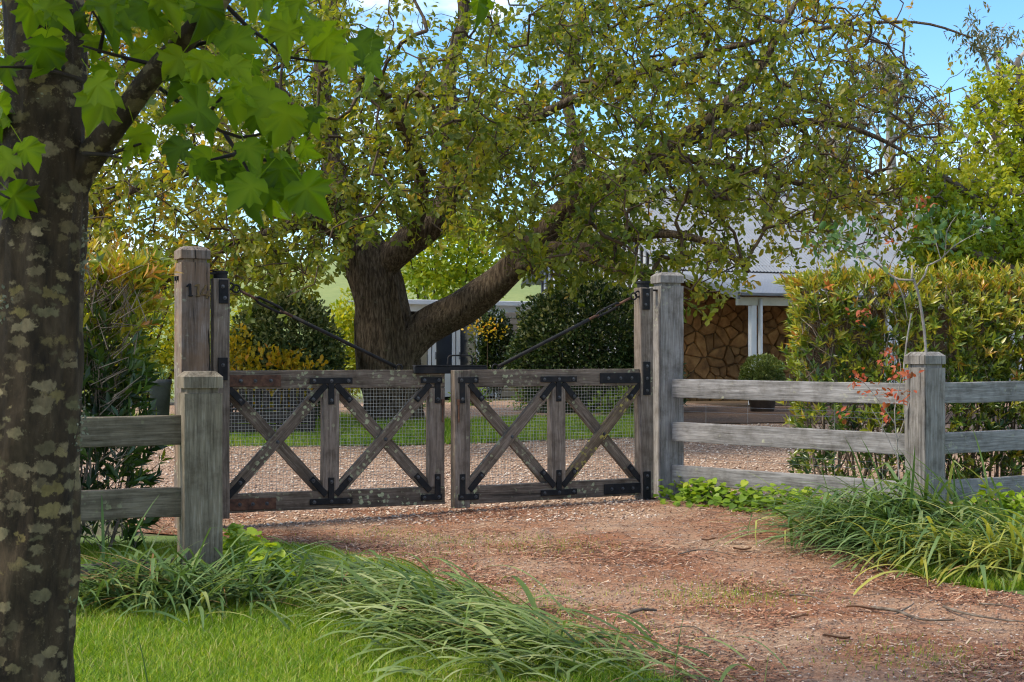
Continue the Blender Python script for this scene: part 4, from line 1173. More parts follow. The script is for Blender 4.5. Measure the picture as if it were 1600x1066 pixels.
# thin gum trees far behind
M['gum_leaf'] = mat_leaf('gum_leaf', [(.0, (.055, .07, .03)), (.5, (.12, .12, .055)), (1., (.24, .14, .07))], .35, .5, .3, 1.2, .2)
M['gum_bark'] = mat_bark('gum_bark', [(.3, (.22, .19, .17)), (.7, (.48, .44, .41))], (5, 5, .8), None, .01)
def gum(px, D, top, wpx, label, seed):
    g = np.random.default_rng(seed); b = P(px, HOR, D); b.z = hz(b.x, D)
    s = D / F
    tip = P(px + g.uniform(-20, 20), top, D)
    tr = ([b, b.lerp(tip, .35) + Vector((g.normal() * .4, 0, 0)), b.lerp(tip, .7), tip], [.34, .27, .18, .06])
    limbs = [tr]
    for k in range(7):
        f = .45 + .5 * k / 7; a = b.lerp(tip, f); sd = (-1) ** k
        e = a + Vector((sd * wpx * s * g.uniform(.5, 1), g.uniform(-2, 2), g.uniform(1.2, 2.6)))
        limbs.append(([a, a.lerp(e, .5) + Vector((0, 0, .3)), e], [.10, .07, .03]))
    cs = [(tuple(l[0][-1]), (wpx * s * .35, 1.4, 1.1)) for l in limbs]
    make_tree('gum_tree', label, b, limbs, blobs(g, 170, cs, .4), None, 'lance', M['gum_leaf'], M['gum_bark'], .28, lambda c, g: .4 + .3 * mnoise.noise(Vector(c) * .4) + g.normal() * .15, 3, 6, seed=seed, parts=0, group='gum trees beyond the house', tip_r=.012, droop=.8, limb_sides=8, step=.6, spread_=.7)
gum(1545, 52, 75, 90, 'tall thin gum tree showing above the bright yellow green tree', 31)
gum(1402, 56, 105, 50, 'slender gum tree left of the yellow green tree top', 32)
gum(1305, 58, 170, 50, 'pale-trunked gum tree behind the roof, left of the other gum trees', 33)
gum(1215, 60, 215, 50, 'gum tree nearest the ridge, farthest left of the pale-trunked row', 34)

# ------------------------------------------------------------------ bushes
def bush(name, label, c, r, n, kind, size, mat, tint, parts=200, cat='bush', seed=1, shell=.72, group=None, stems=8, up=.35, base_z=None, smat=None, rosette=0):
    g = np.random.default_rng(seed); c = np.array(c, float); r = np.array(r, float)
    bz_ = hz(c[0], c[1]) if base_z is None else base_z
    t = thing(name, label, cat, (c[0], c[1], bz_), 0, group)
    k = 0; L_ = []
    while len(L_) < n:
        v = g.normal(size=3); v /= np.linalg.norm(v); f = (shell + (1 - shell) * g.random() if g.random() < .7 else g.random() ** .5) * (1 + .16 * mnoise.noise(Vector(v) * 2.2 + Vector((seed, 0, 0))))
        p = c + v * r * f
        if p[2] < bz_ + .02: continue
        if g.random() < .75 + .8 * mnoise.noise(Vector(p) * 3): L_.append((p, v))
    PP = np.array([a for a, _ in L_]); VV = np.array([b for _, b in L_])
    if rosette:
        PP = np.repeat(PP, rosette, 0); VV = np.repeat(VV, rosette, 0)
    A = VV * .9 + g.normal(size=VV.shape) * .7; A[:, 2] += up
    N = VV * .5 + np.array([0, 0, .8]) + g.normal(size=VV.shape) * .4
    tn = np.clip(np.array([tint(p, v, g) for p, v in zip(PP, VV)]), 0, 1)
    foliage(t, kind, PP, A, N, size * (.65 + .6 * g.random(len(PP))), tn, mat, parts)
    for k in range(stems):
        a = g.uniform(0, 6.28); e = c + np.array([math.cos(a) * r[0] * .6, math.sin(a) * r[1] * .6, r[2] * g.uniform(0, .5)])
        b = Vector((c[0] + math.cos(a) * r[0] * .2, c[1] + math.sin(a) * r[1] * .2, bz_ - .05)); e = Vector(e)
        rr = max(.008, r[0] * .018)
        link('stem', tube([b, b.lerp(e, .5) + Vector((g.normal() * .05, g.normal() * .05, .05)), e], [rr, rr * .8, rr * .4], .15, 6, origin=Vector(t.location)), smat or M['twig'], t)
    return t

M['vari_leaf'] = mat_leaf('variegated_leaf', [(.0, (.03, .06, .018)), (.45, (.075, .12, .034)), (.7, (.20, .24, .09)), (.85, (.45, .45, .24)), (1., (.60, .58, .35))], .3, .45, .3, 1.2, .1)
M['orange_leaf'] = mat_leaf('autumn_leaf', [(.0, (.20, .18, .015)), (.4, (.48, .36, .02)), (.75, (.58, .32, .022)), (1., (.56, .18, .02))], .4, .5, .3, 1.3, .2)
M['box_leaf'] = mat_leaf('box_leaf', [(.0, (.045, .075, .018)), (.5, (.13, .18, .04)), (1., (.28, .32, .09))], .3, .45, .4, 1.3, .1)
M['dark_leaf'] = mat_leaf('ivy_leaf', [(.0, (.012, .028, .008)), (.5, (.035, .065, .014)), (.85, (.09, .13, .03)), (1., (.30, .30, .14))], .25, .35, .5, 1.2, .1)
M['lush_leaf'] = mat_leaf('lush_leaf', [(.0, (.05, .10, .012)), (.5, (.12, .22, .02)), (1., (.24, .33, .04))], .4, .5, .3, 1.4, .2)
def ab(px, py, d, rx, ry, rz): return P(px, py, d), (rx, ry, rz)
c, r = ab(445, 560, 23.2, .95, .9, 1.12)
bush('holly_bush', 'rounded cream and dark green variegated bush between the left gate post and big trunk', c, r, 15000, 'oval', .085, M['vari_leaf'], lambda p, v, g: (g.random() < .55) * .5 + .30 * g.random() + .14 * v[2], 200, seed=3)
c, r = ab(425, 590, 22.0, .95, .35, .48)
bush('autumn_shrub', 'low shrub with orange and yellow leaves in front of the variegated bush', c, r, 850, 'oval', .11, M['orange_leaf'], lambda p, v, g: .38 + g.normal() * .28, 200, seed=5, shell=.35)
c, r = ab(372, 560, 22.4, .30, .4, .55)
bush('autumn_shrub', 'thin yellow shrub right beside the left gate post, above the bench', c, r, 500, 'oval', .09, M['orange_leaf'], lambda p, v, g: .25 + g.normal() * .2, 100, seed=6, shell=.4)
c, r = ab(915, 548, 26.6, 1.42, 1.0, 1.32)
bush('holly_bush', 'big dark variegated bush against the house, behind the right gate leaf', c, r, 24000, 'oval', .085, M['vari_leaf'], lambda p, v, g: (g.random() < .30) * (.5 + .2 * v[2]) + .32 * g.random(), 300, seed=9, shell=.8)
c, r = ab(1010, 600, 26.4, .75, .7, .85)
bush('holly_bush', 'lower dark bush between the big variegated bush and the right gate post', c, r, 7000, 'oval', .085, M['vari_leaf'], lambda p, v, g: (g.random() < .22) * .5 + .32 * g.random(), 100, seed=10)
c, r = ab(548, 540, 30, .6, .5, 1.1)
bush('yellow_shrub', 'yellow green shrub just left of the big trunk', c, r, 4000, 'small', .11, M['lime_leaf'], lambda p, v, g: .55 + g.normal() * .2, 0, seed=12, shell=.4)
c, r = ab(700, 400, 44, 2.2, 1.5, 1.7)
bush('yellow_shrub', 'yellow green treetop above the wing roof, right of the big trunk', c, r, 5000, 'small', .22, M['lime_leaf'], lambda p, v, g: .5 + g.normal() * .2, 0, seed=13, shell=.4)
c, r = ab(200, 520, 32, 3.0, 1.2, 1.6)
bush('yellow_shrub', 'yellow green shrubs seen between the spotted trunk and left gate post', c, r, 9000, 'small', .15, M['lime_leaf'], lambda p, v, g: .6 + g.normal() * .25, 0, seed=14, shell=.4)
# climbing rose on the wing
c, r = ab(772, 548, 34.0, .58, .22, 1.05)
bush('climbing_rose', 'dark green climber growing up the house wing beside the white doors', c, r, 5000, 'oval', .09, M['dark_leaf'], lambda p, v, g: g.random() * .8, 100, 'climber', seed=15, shell=.35)
c, r = ab(760, 515, 33.6, .55, .15, .30)
bush('climbing_rose', 'orange flecked spray of the climber above the white doors', c, r, 110, 'oval', .09, M['orange_leaf'], lambda p, v, g: .25 + g.normal() * .3, 0, 'climber', seed=16, shell=.2, stems=2, base_z=float(hz(c[0], c[1])))
# low lush plants along the house bed
for k, (px, py, d, rx, rz, lab) in enumerate([(735, 630, 30, .42, .34, 'bright green leafy clump below the white doors'), (842, 640, 27.5, .55, .30, 'bright green low plant left of the middle stile of the right leaf'),
        (870, 632, 28.5, .4, .34, 'green clump under the big variegated bush'), (960, 640, 25.6, .5, .28, 'green clump with blueish leaves at the foot of the bush'), (990, 632, 25.2, .35, .42, 'taller green plant beside the right hinge stile'),
        (640, 628, 29, .5, .3, 'green plant half hidden behind the big trunk')]):
    c = P(px, py, d); c.z = hz(c.x, c.y) + rz * .55
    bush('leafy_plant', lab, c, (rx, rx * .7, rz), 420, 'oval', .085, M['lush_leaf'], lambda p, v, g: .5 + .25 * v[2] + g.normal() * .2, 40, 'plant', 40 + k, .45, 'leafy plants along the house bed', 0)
# topiary ball in a pot, and a potted shrub
def potted(name, label, px, py_base, d, pr, ph, pm, br, bzc, n, kind, size, mat, tint, seed):
    p = P(px, py_base, d); p.z = hz(p.x, p.y) + .03
    t = bush(name, label, (p.x, p.y, p.z + bzc), br, n, kind, size, mat, tint, 150, 'potted plant', seed, .9 if name == 'topiary_ball' else .5, None, 3, base_z=p.z + .02)
    pot(t, pr, ph, pm, -.02)
potted('topiary_ball', 'clipped green box ball in a pot beside the white veranda post', 1191, 640, 26.3, .30, .42, M['potdark'], (.40, .40, .37), .66, 8000, 'small', .05, M['box_leaf'], lambda p, v, g: .45 + .3 * v[2] + g.normal() * .2, 51)
potted('potted_shrub', 'small olive shrub in a terracotta pot by the beige pier', 818, 640, 30.5, .17, .30, M['terracotta'], (.38, .35, .28), .46, 1500, 'small', .07, M['box_leaf'], lambda p, v, g: .35 + g.normal() * .2, 52)
# tall grey planter with daffodils behind the left post
# ------------------------------------------------------------------ clipped hedges with bronze new growth
M['hedge_leaf'] = mat_leaf('hedge_leaf', [(.0, (.018, .042, .014)), (.3, (.05, .10, .018)), (.5, (.17, .22, .022)), (.72, (.34, .33, .03)), (.88, (.42, .25, .035)), (1., (.46, .17, .05))], .35, .32, .5, 1.4, .12)
M['hedge_stem'] = mat_bark('hedge_stem', [(.3, (.09, .065, .045)), (.7, (.26, .21, .16))], (5, 5, 2), None, .004)
def hedge(name, label, corners, top, zb, n, size, seed, parts, tint, bare=None, stems=60, thick=1.):
    """corners: polyline of the hedge's centre line on the ground; thick: its depth"""
    g = np.random.default_rng(seed); cs = [Vector((a, b, 0)) for a, b in corners]
    t = thing(name, label, 'hedge', (cs[0].x, cs[0].y, zb))
    segs = [(a, b) for a, b in zip(cs[:-1], cs[1:])]; ln = np.array([(b - a).length for a, b in segs])
    PP, AA, NN, SS, TT = [], [], [], [], []
    stem_pts = []
    while len(PP) < n:
        k = int(g.choice(len(segs), p=ln / ln.sum())); a, b = segs[k]; f = g.random(); p = a.lerp(b, f); u = (b - a).normalized(); nrm = Vector((u.y, -u.x, 0))
        z = zb + .05 + (top - zb) * g.random() ** .8; q = g.random()
        ed = np.interp(g.random(), [0, .72, 1], [.5, .38, -.3]) * thick     # mostly on the front face
        topf = g.random() < .22
        if topf: z = top - abs(g.normal()) * .05; ed = g.uniform(-.5, .5) * thick
        endf = k == 0 and g.random() < .25
        if endf: p = a - u * g.uniform(-.05, .10); ed = g.uniform(-.5, .5) * thick
        out = nrm if not topf else Vector((0, 0, 1))
        if endf: out = -u
        w_ = mnoise.noise(Vector((p.x * 1.7, p.y * 1.7, z * 1.7 + seed))) * .20 - .25 * max(0, (z - top) / .3 + 1) ** 2 * (not topf)
        pos = p + nrm * (ed + w_); pos.z = z + (mnoise.noise(Vector((p.x * 2.2, p.y, 3))) * .12 - .10 * (abs(ed) / thick * 2) ** 4 if topf else 0)
        if bare is not None and g.random() < bare(pos, (z - zb) / (top - zb)): continue
        if g.random() > .82 + .8 * mnoise.noise(Vector(pos) * 4.2): continue
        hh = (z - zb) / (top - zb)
        if g.random() < .09: pos = pos + out * g.uniform(.04, .14) + Vector((0, 0, g.uniform(0, .06)))
        ax = (out * .8 + Vector((0, 0, .75)) + Vector(g.normal(size=3)) * .3).normalized()
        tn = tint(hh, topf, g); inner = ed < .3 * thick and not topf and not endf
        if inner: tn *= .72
        m_ = int(g.integers(5, 8)); o1 = ax.orthogonal().normalized(); o2 = ax.cross(o1); ph = g.random() * 6.28
        sz = size * g.uniform(.7, 1.15) * (1.0 if not topf else .85)
        for j in range(m_):
            an = ph + j * 2.4; open_ = g.uniform(.45, 1.1)
            d = ax + (o1 * math.cos(an) + o2 * math.sin(an)) * open_
            PP.append(pos + ax * .012 * j); AA.append(d); NN.append(ax - (o1 * math.cos(an) + o2 * math.sin(an)) * .5); SS.append(sz * g.uniform(.75, 1.1)); TT.append(tn + g.normal() * .07)
        if len(stem_pts) < stems * 40: stem_pts.append((pos, ax))
    PP, AA, NN, SS, TT = np.array(PP), np.array([tuple(v) for v in AA]), np.array([tuple(v) for v in NN]), np.array(SS), np.array(TT)
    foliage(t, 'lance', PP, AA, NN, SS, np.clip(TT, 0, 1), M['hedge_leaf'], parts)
    # woody stems inside
    org = Vector(t.location)
    for i in range(stems):
        k = int(g.choice(len(segs), p=ln / ln.sum())); a, b = segs[k]; p = a.lerp(b, g.random()); u = (b - a).normalized(); nrm = Vector((u.y, -u.x, 0))
        s0_ = p + nrm * thick * g.uniform(-.1, .22); s0_.z = zb - .05; e = p + nrm * thick * g.uniform(.15, .47) + u * g.uniform(-.35, .35); e.z = zb + (top - zb) * g.uniform(.5, .93)
        m1 = s0_.lerp(e, .5) + Vector((g.normal() * .07, g.normal() * .05, 0))
        rr = g.uniform(.008, .017); link('stem', tube([s0_, m1, e], [rr, rr * .8, rr * .35], .12, 6, .1, 6, 2, origin=org), M['hedge_stem'], t)
    V, T = [], []
    A_ = np.array([tuple(p) for p, a in stem_pts]); B_ = A_ - np.array([tuple(a) for p, a in stem_pts]) * .22 + g.normal(size=A_.shape) * .05
    V, q = seg_tubes(B_, A_, np.full(len(A_), .004), np.full(len(A_), .0025), 4)
    o = link('twigs', mesh_np('twigs', V - np.array(org), q), M['hedge_stem'], t); o['kind'] = 'stuff'
    return t
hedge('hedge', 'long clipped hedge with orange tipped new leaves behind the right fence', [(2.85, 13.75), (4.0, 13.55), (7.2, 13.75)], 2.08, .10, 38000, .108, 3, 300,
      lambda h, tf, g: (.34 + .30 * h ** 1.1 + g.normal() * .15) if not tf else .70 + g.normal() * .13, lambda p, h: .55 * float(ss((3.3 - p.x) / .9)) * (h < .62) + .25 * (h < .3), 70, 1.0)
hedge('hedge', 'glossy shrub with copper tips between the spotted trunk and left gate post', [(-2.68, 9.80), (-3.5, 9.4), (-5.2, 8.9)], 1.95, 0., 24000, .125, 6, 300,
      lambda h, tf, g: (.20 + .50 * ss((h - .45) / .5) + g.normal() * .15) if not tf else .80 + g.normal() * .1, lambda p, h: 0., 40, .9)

# ------------------------------------------------------------------ rose standing behind the right fence post
M['rose_leaf'] = mat_leaf('rose_leaf', [(.0, (.03, .075, .03)), (.5, (.07, .15, .045)), (.8, (.14, .22, .05)), (1., (.2, .26, .06))], .4, .45, .4, 1.3, .2)
M['red_leaf'] = mat_leaf('red_new_leaf', [(.0, (.22, .09, .03)), (.5, (.38, .065, .025)), (1., (.46, .13, .06))], .4, .4, .4, 1.2, .2)
M['rose_stem'] = mat_bark('rose_stem', [(.3, (.16, .135, .115)), (.7, (.36, .33, .30))], (9, 9, 9), None, .003)
def rose():
    g = np.random.default_rng(17); D = 11.85
    b = P(1452, 770, D); b.z = hz(b.x, D)
    t = thing('rose_bush', 'leggy rose with green head and red new shoots behind the right fence post', 'rose', b); org = b
    lines = [([(1452, 770), (1449, 640), (1446, 540), (1437, 470), (1427, 435)], [.013, .012, .011, .012, .010]),
             ([(1418, 720), (1412, 600), (1416, 540), (1424, 490)], [.008, .007, .007, .006]),
             ([(1427, 438), (1405, 437), (1385, 425), (1360, 405), (1330, 400)], [.010, .009, .008, .006, .003]),
             ([(1430, 450), (1445, 430), (1450, 415), (1470, 405), (1490, 385), (1525, 365)], [.009, .008, .008, .006, .005, .003]),
             ([(1425, 436), (1425, 415)], [.011, .009]),
             ([(1385, 425), (1398, 400), (1410, 380), (1425, 345), (1438, 310)], [.006, .005, .004, .003, .002]),
             ([(1395, 430), (1410, 460), (1418, 500)], [.005, .005, .004]),
             ([(1450, 415), (1475, 400), (1480, 360), (1500, 330)], [.006, .005, .004, .002]),
             ([(1360, 405), (1340, 385), (1310, 372), (1290, 370)], [.005, .004, .003, .002]),
             ([(1385, 425), (1370, 395), (1372, 360), (1360, 335)], [.005, .004, .003, .002]),
             ([(1470, 405), (1460, 370), (1455, 340)], [.004, .003, .002])]
    for pl, rd in lines:
        link('stem', tube([P(a, c, D + g.uniform(-.1, .1)) for a, c in pl], rd, .06, 7, .10, 14, 2, origin=org), M['rose_stem'], t)
    PP, AA, NN, SS, TT = [], [], [], [], []
    def cl(px, py, r, n, sz, arr):
        for _ in range(n):
            c = np.array(P(px + g.normal() * r, py + g.normal() * r * .75, D + g.normal() * .16))
            arr.append((c, g.normal(size=3) * .8 + np.array([0, 0, -.2]), np.array([0, -.3, 1]) + g.normal(size=3) * .6, sz * g.uniform(.65, 1.1), g.uniform(.1, .9)))
    G = []
    for px, py, r, n in [(1300, 370, 18, 34), (1330, 395, 18, 26), (1280, 400, 12, 14), (1345, 370, 18, 20), (1370, 345, 16, 14), (1480, 345, 22, 34), (1510, 335, 18, 22), (1455, 370, 18, 20), (1420, 390, 16, 12), (1440, 330, 18, 16), (1395, 415, 12, 8), (1490, 375, 16, 16), (1530, 350, 12, 9), (1320, 350, 14, 12)]: cl(px, py, r, n, .085, G)
    arr = lambda q: [np.array(x) for x in zip(*G)][q]
    foliage(t, 'oval', arr(0), arr(1), arr(2), arr(3), arr(4), M['rose_leaf'], 300)
    G.clear()
    for px, py, r, n in [(1392, 378, 5, 8), (1440, 310, 6, 8), (1452, 322, 4, 5), (1340, 495, 8, 10), (1352, 485, 6, 8), (1385, 548, 5, 6), (1394, 555, 4, 5), (1424, 360, 5, 4)]: cl(px, py, r, n, .055, G)
    foliage(t, 'oval', arr(0), arr(1), arr(2), arr(3), arr(4), M['red_leaf'], 80)
    # the low red shoots in front of the rails
    D = 11.05; b2 = P(1406, 775, D); b2.z = hz(b2.x, D)
    t2 = thing('rose_bush', 'young rose shoots with red leaves climbing before the rails', 'rose', b2)
    for pl, rd in [([(1406, 775), (1402, 700), (1398, 640), (1408, 590), (1405, 560)], [.006, .005, .004, .003, .002]), ([(1400, 665), (1372, 625), (1350, 598), (1335, 590)], [.004, .003, .003, .002]),
                   ([(1404, 720), (1380, 670), (1362, 640)], [.004, .003, .002]), ([(1402, 690), (1418, 640), (1424, 612)], [.004, .003, .002])]:
        link('stem', tube([P(a, c, D) for a, c in pl], rd, .06, 6, origin=b2), M['rose_stem'], t2)
    G.clear()
    for px, py, r, n in [(1345, 590, 9, 14), (1332, 592, 5, 6), (1385, 565, 10, 8), (1405, 575, 10, 12), (1412, 590, 10, 12), (1370, 605, 6, 6), (1390, 615, 10, 14), (1400, 625, 10, 10), (1318, 650, 5, 6), (1385, 652, 6, 6), (1352, 612, 6, 5), (1425, 618, 5, 5)]: cl(px, py, r, n, .06, G)
    foliage(t2, 'oval', arr(0), arr(1), arr(2), arr(3), np.clip(arr(4) * 1.0, 0, 1), M['red_leaf'], 300)
rose()

# ------------------------------------------------------------------ the near tree: spotted trunk, one limb, lobed leaves
M['maple_bark'] = mat_bark('spotted_bark', [(.28, (.009, .007, .005)), (.5, (.034, .024, .014)), (.78, (.085, .060, .036))], (8, 8, 2.6), [(.17, .135, .05), (.26, .21, .12), (.11, .10, .05)], .012, lich_scale=14., lich_amt=.64)
M['maple_twig'] = mat_bark('maple_twig', [(.3, (.012, .009, .007)), (.7, (.04, .03, .022))], (5, 5, 5), None, .002)
M['maple_leaf'] = mat_leaf('maple_leaf', [(.0, (.042, .085, .004)), (.5, (.10, .175, .006)), (1., (.19, .27, .010))], .55, .55, .22, 1.9, .3)
M['lichen'] = mat_leaf('lichen', [(0, (.10, .11, .075)), (1, (.24, .25, .18))], .1, .9, .1, 1., .2)
def near_tree():
    g = np.random.default_rng(23); D = 4.45; b = P(42, 1066, D); b.z = hz(b.x, D)
    t = thing('plane_tree', 'dark lichen spotted trunk at the left edge with large lobed green leaves', 'tree', b); org = b
    s = D / F
    tr = [P(34, 1260, D), P(38, 1060, D), P(50, 860, D), P(58, 640, D), P(62, 440, D), P(68, 290, D), P(70, 150, D), P(70, -50, D + .05), P(60, -350, D + .1)]
    link('trunk', tube(tr, [84 * s, 73 * s, 70 * s, 69 * s, 68 * s, 66 * s, 62 * s, 58 * s, 50 * s], .025, 72, .06, 3.6, 3.2, origin=org, seed=3), M['maple_bark'], t)
    lm = [P(95, 320, D), P(125, 265, D - .02), P(180, 195, D - .1), (P(240, 115, D - .18)), P(300, 50, D - .25), P(360, -25, D - .3), P(440, -140, D - .3)]
    link('limb', tube(lm, [34 * s, 24 * s, 18 * s, 17 * s, 16 * s, 15 * s, 12 * s], .03, 28, .05, 3, 2.4, origin=org, seed=9), M['maple_bark'], t)
    tw = [[(345, 0), (385, 40), (415, 62), (455, 90), (515, 97)], [(250, 138), (300, 175), (345, 205), (375, 215), (420, 205), (455, 178)], [(352, 210), (372, 240), (385, 262), (402, 292)], [(385, 245), (440, 255)], [(100, 105), (60, 105), (0, 105)],
          [(60, 108), (120, 122), (160, 145), (190, 163)], [(236, 100), (175, 85), (130, 72)], [(155, 82), (162, 50), (140, 10)], [(300, 60), (250, 20), (220, 0)], [(270, 110), (295, 125), (310, 145)], [(300, 75), (330, 65), (375, 90)],
          [(130, 240), (165, 242), (190, 247)], [(165, 242), (220, 225)], [(425, 66), (440, 45), (450, 20)], [(320, 190), (335, 165), (350, 148)], [(400, 285), (420, 300)], [(372, 240), (330, 250)], [(290, 70), (320, 110), (340, 130)], [(480, -40), (590, -20), (680, -25), (735, 5)], [(-60, 140), (-20, 200), (10, 240)], [(-30, 210), (-10, 290), (15, 310)]]
    for pl in tw:
        link('twig', tube([P(a, c, D - .12 - .25 * k / len(pl) + g.uniform(-.05, .05)) for k, (a, c) in enumerate(pl)], list(np.linspace(3.6, 1.6, len(pl)) * s), .04, 6, .1, 12, 2, origin=org), M['maple_twig'], t)
    cl = [(30, 15, 42, 7), (95, 20, 45, 8), (60, 75, 38, 5), (85, 95, 28, 3), (5, 185, 16, 2), (18, 255, 18, 3), (10, 325, 16, 3), (165, 60, 30, 5), (185, 20, 35, 5), (175, 170, 20, 3), (160, 130, 22, 3), (250, 25, 40, 7), (320, 15, 35, 6), (225, 235, 16, 2), (250, 185, 26, 3), (285, 150, 30, 5),
          (330, 90, 42, 7), (370, 130, 32, 5), (340, 200, 30, 4), (310, 265, 26, 4), (350, 275, 26, 4), (390, 235, 30, 5), (440, 175, 30, 6), (485, 195, 25, 4), (440, 265, 30, 6), (420, 310, 26, 6), (455, 315, 20, 4), (400, 300, 22, 4), (515, 70, 25, 4), (545, 100, 22, 5), (575, 115, 14, 3), (470, 75, 34, 4), (410, 20, 40, 6), (460, 10, 30, 4), (740, 22, 12, 3), (380, 170, 30, 4), (260, 90, 30, 4), (20, 130, 22, 2)]
    PP, AA, NN, SS, TT = [], [], [], [], []
    for px, py, r, n in cl:
        for _ in range(max(2, int(n * .75))):
            d = D - .2 + g.uniform(-.35, .3)
            PP.append(tuple(P(px + g.uniform(-1, 1) * r, py - 25 + g.uniform(-1, 1) * r * .8, d)))
            AA.append((g.normal() * .55, -.2 + g.normal() * .4, -.85 + g.normal() * .3)); NN.append((g.normal() * .5, -.75 + g.normal() * .45, .55 + g.normal() * .4)); SS.append(g.uniform(.075, .135)); TT.append(g.random())
    if True:
        PP[-1] = PP[-1]
    foliage(t, 'lobed', np.array(PP), np.array(AA), np.array(NN), np.array(SS), np.array(TT), M['maple_leaf'], 300, 'leaf', 'foliage', np.arange(len(PP)).astype(float))
    # scaly lichen tufts on the bark edge
    for px, py, rr in ((126, 372, 16), (128, 420, 12), (122, 655, 18), (116, 690, 14), (104, 915, 16), (98, 945, 12), (10, 480, 20), (60, 160, 14), (112, 330, 12)):
        n = 46; pts = np.array([tuple(P(px + g.normal() * rr * .45, py + g.normal() * rr, D - .125 + .05 * g.random() + (.0 if px < 90 else .09))) for _ in range(n)])
        tv, tt = tmpl('small'); V, T, tn = leaf_arrays(tv, tt, pts - np.array(org), g.normal(size=(n, 3)), np.array([.3, -1, .2]) + g.normal(size=(n, 3)) * .5, g.uniform(.008, .02, n), g.random(n))
        o = link('lichen_tuft', mesh_np('lichen_tuft', V, None, T, {'tint': tn}), M['lichen'], t); o['kind'] = 'stuff'
    # the rest of the crown, above the picture
    n = 3200; v = g.normal(size=(n, 3)); v /= np.linalg.norm(v, axis=1)[:, None]
    Pc = np.array([-2.2, 3.4, 5.2]) + v * np.array([2.1, 2.1, 2.0]) * (g.random((n, 1)) ** .4)
    k = Pc[:, 2] > np.maximum(3.0, CAMZ + (HOR + 60) / F * np.maximum(Pc[:, 1], 0) + .25); Pc = Pc[k]; n = len(Pc)
    A = g.normal(size=(n, 3)) * .6; A[:, 2] -= .7; N = g.normal(size=(n, 3)) * .5 + np.array([0, 0, .9])
    tv, tt = tmpl('lobed'); V, T, tn = leaf_arrays(tv, tt, Pc - np.array(org), A, N, g.uniform(.11, .17, n), g.random(n))
    o = link('crown', mesh_np('crown', V, None, T, {'tint': tn}), M['maple_leaf'], t); o['kind'] = 'stuff'
near_tree()

# ------------------------------------------------------------------ strap-leaved clumps
M['strap'] = mat_leaf('strap_leaf', [(.0, (.045, .09, .022)), (.35, (.095, .17, .05)), (.65, (.17, .25, .09)), (.85, (.24, .28, .10)), (1., (.34, .36, .10))], .35, .5, .25, 1.3, .35)
M['strap_blue'] = mat_leaf('strap_leaf_greyish', [(.0, (.07, .125, .028)), (.4, (.16, .23, .06)), (.75, (.26, .33, .11)), (1., (.38, .42, .18))], .35, .5, .28, 1.2, .35)
M['strap_dry'] = mat_leaf('dry_strap_leaf', [(.0, (.22, .12, .05)), (1., (.42, .27, .13))], .3, .6, .2, 1.1, .3)
def strap_mesh(e0, bend, wd, tint, kink=None, seg=9):
    """ribbon one unit long in the XZ plane: starts at elevation e0, bends over by `bend` radians"""
    V, x, z, a = [], 0., 0., e0
    for i in range(seg + 1):
        f = i / seg; ww = wd * min(1, .55 + f * 2.2) * (1 - max(0, f - .55) ** 2 / .2025 * .93)
        nx, nz = -math.sin(a), math.cos(a)
        V += [(x + nx * ww * .18, -ww, z + nz * ww * .18), (x, 0, z), (x + nx * ww * .18, ww, z + nz * ww * .18)]
        x += math.cos(a) / seg; z += math.sin(a) / seg; a -= bend / seg * (.35 + 1.3 * f)
        if kink and abs(f - kink) < .5 / seg: a -= 1.0
    idx = np.arange((seg + 1) * 3).reshape(-1, 3)
    q = np.concatenate([np.stack([idx[:-1, k], idx[:-1, k + 1], idx[1:, k + 1], idx[1:, k]], -1) for k in (0, 1)])
    return mesh_np('strap_leaf', V, q, None, {'tint': np.full(len(V), tint)}, smooth=True)
def strap_set(mats, e_lo, e_hi, b_lo, b_hi, wd, n, seed, kinks=.12):
    g = np.random.default_rng(seed); out = []
    for i in range(n):
        me = strap_mesh(g.uniform(e_lo, e_hi), g.uniform(b_lo, b_hi), wd * g.uniform(.75, 1.2), g.random(), g.uniform(.5, .75) if g.random() < kinks else None)
        me.materials.append(mats); out.append(me)
    return out
LOW = strap_set(M['strap_blue'], R(18), R(48), R(60), R(115), .0250, 30, 1)
MIDS = strap_set(M['strap'], R(18), R(50), R(50), R(100), .0150, 28, 2)
UP = strap_set(M['strap'], R(45), R(80), R(20), R(80), .0115, 16, 3)
DRY = strap_set(M['strap_dry'], R(8), R(30), R(20), R(60), .009, 8, 4)
YEL = strap_set(mat_leaf('strap_leaf_yellowing', [(.0, (.10, .16, .03)), (.5, (.22, .27, .05)), (1., (.40, .38, .07))], .35, .4, .4, 1.3, .3), R(22), R(55), R(60), R(120), .0150, 16, 5)
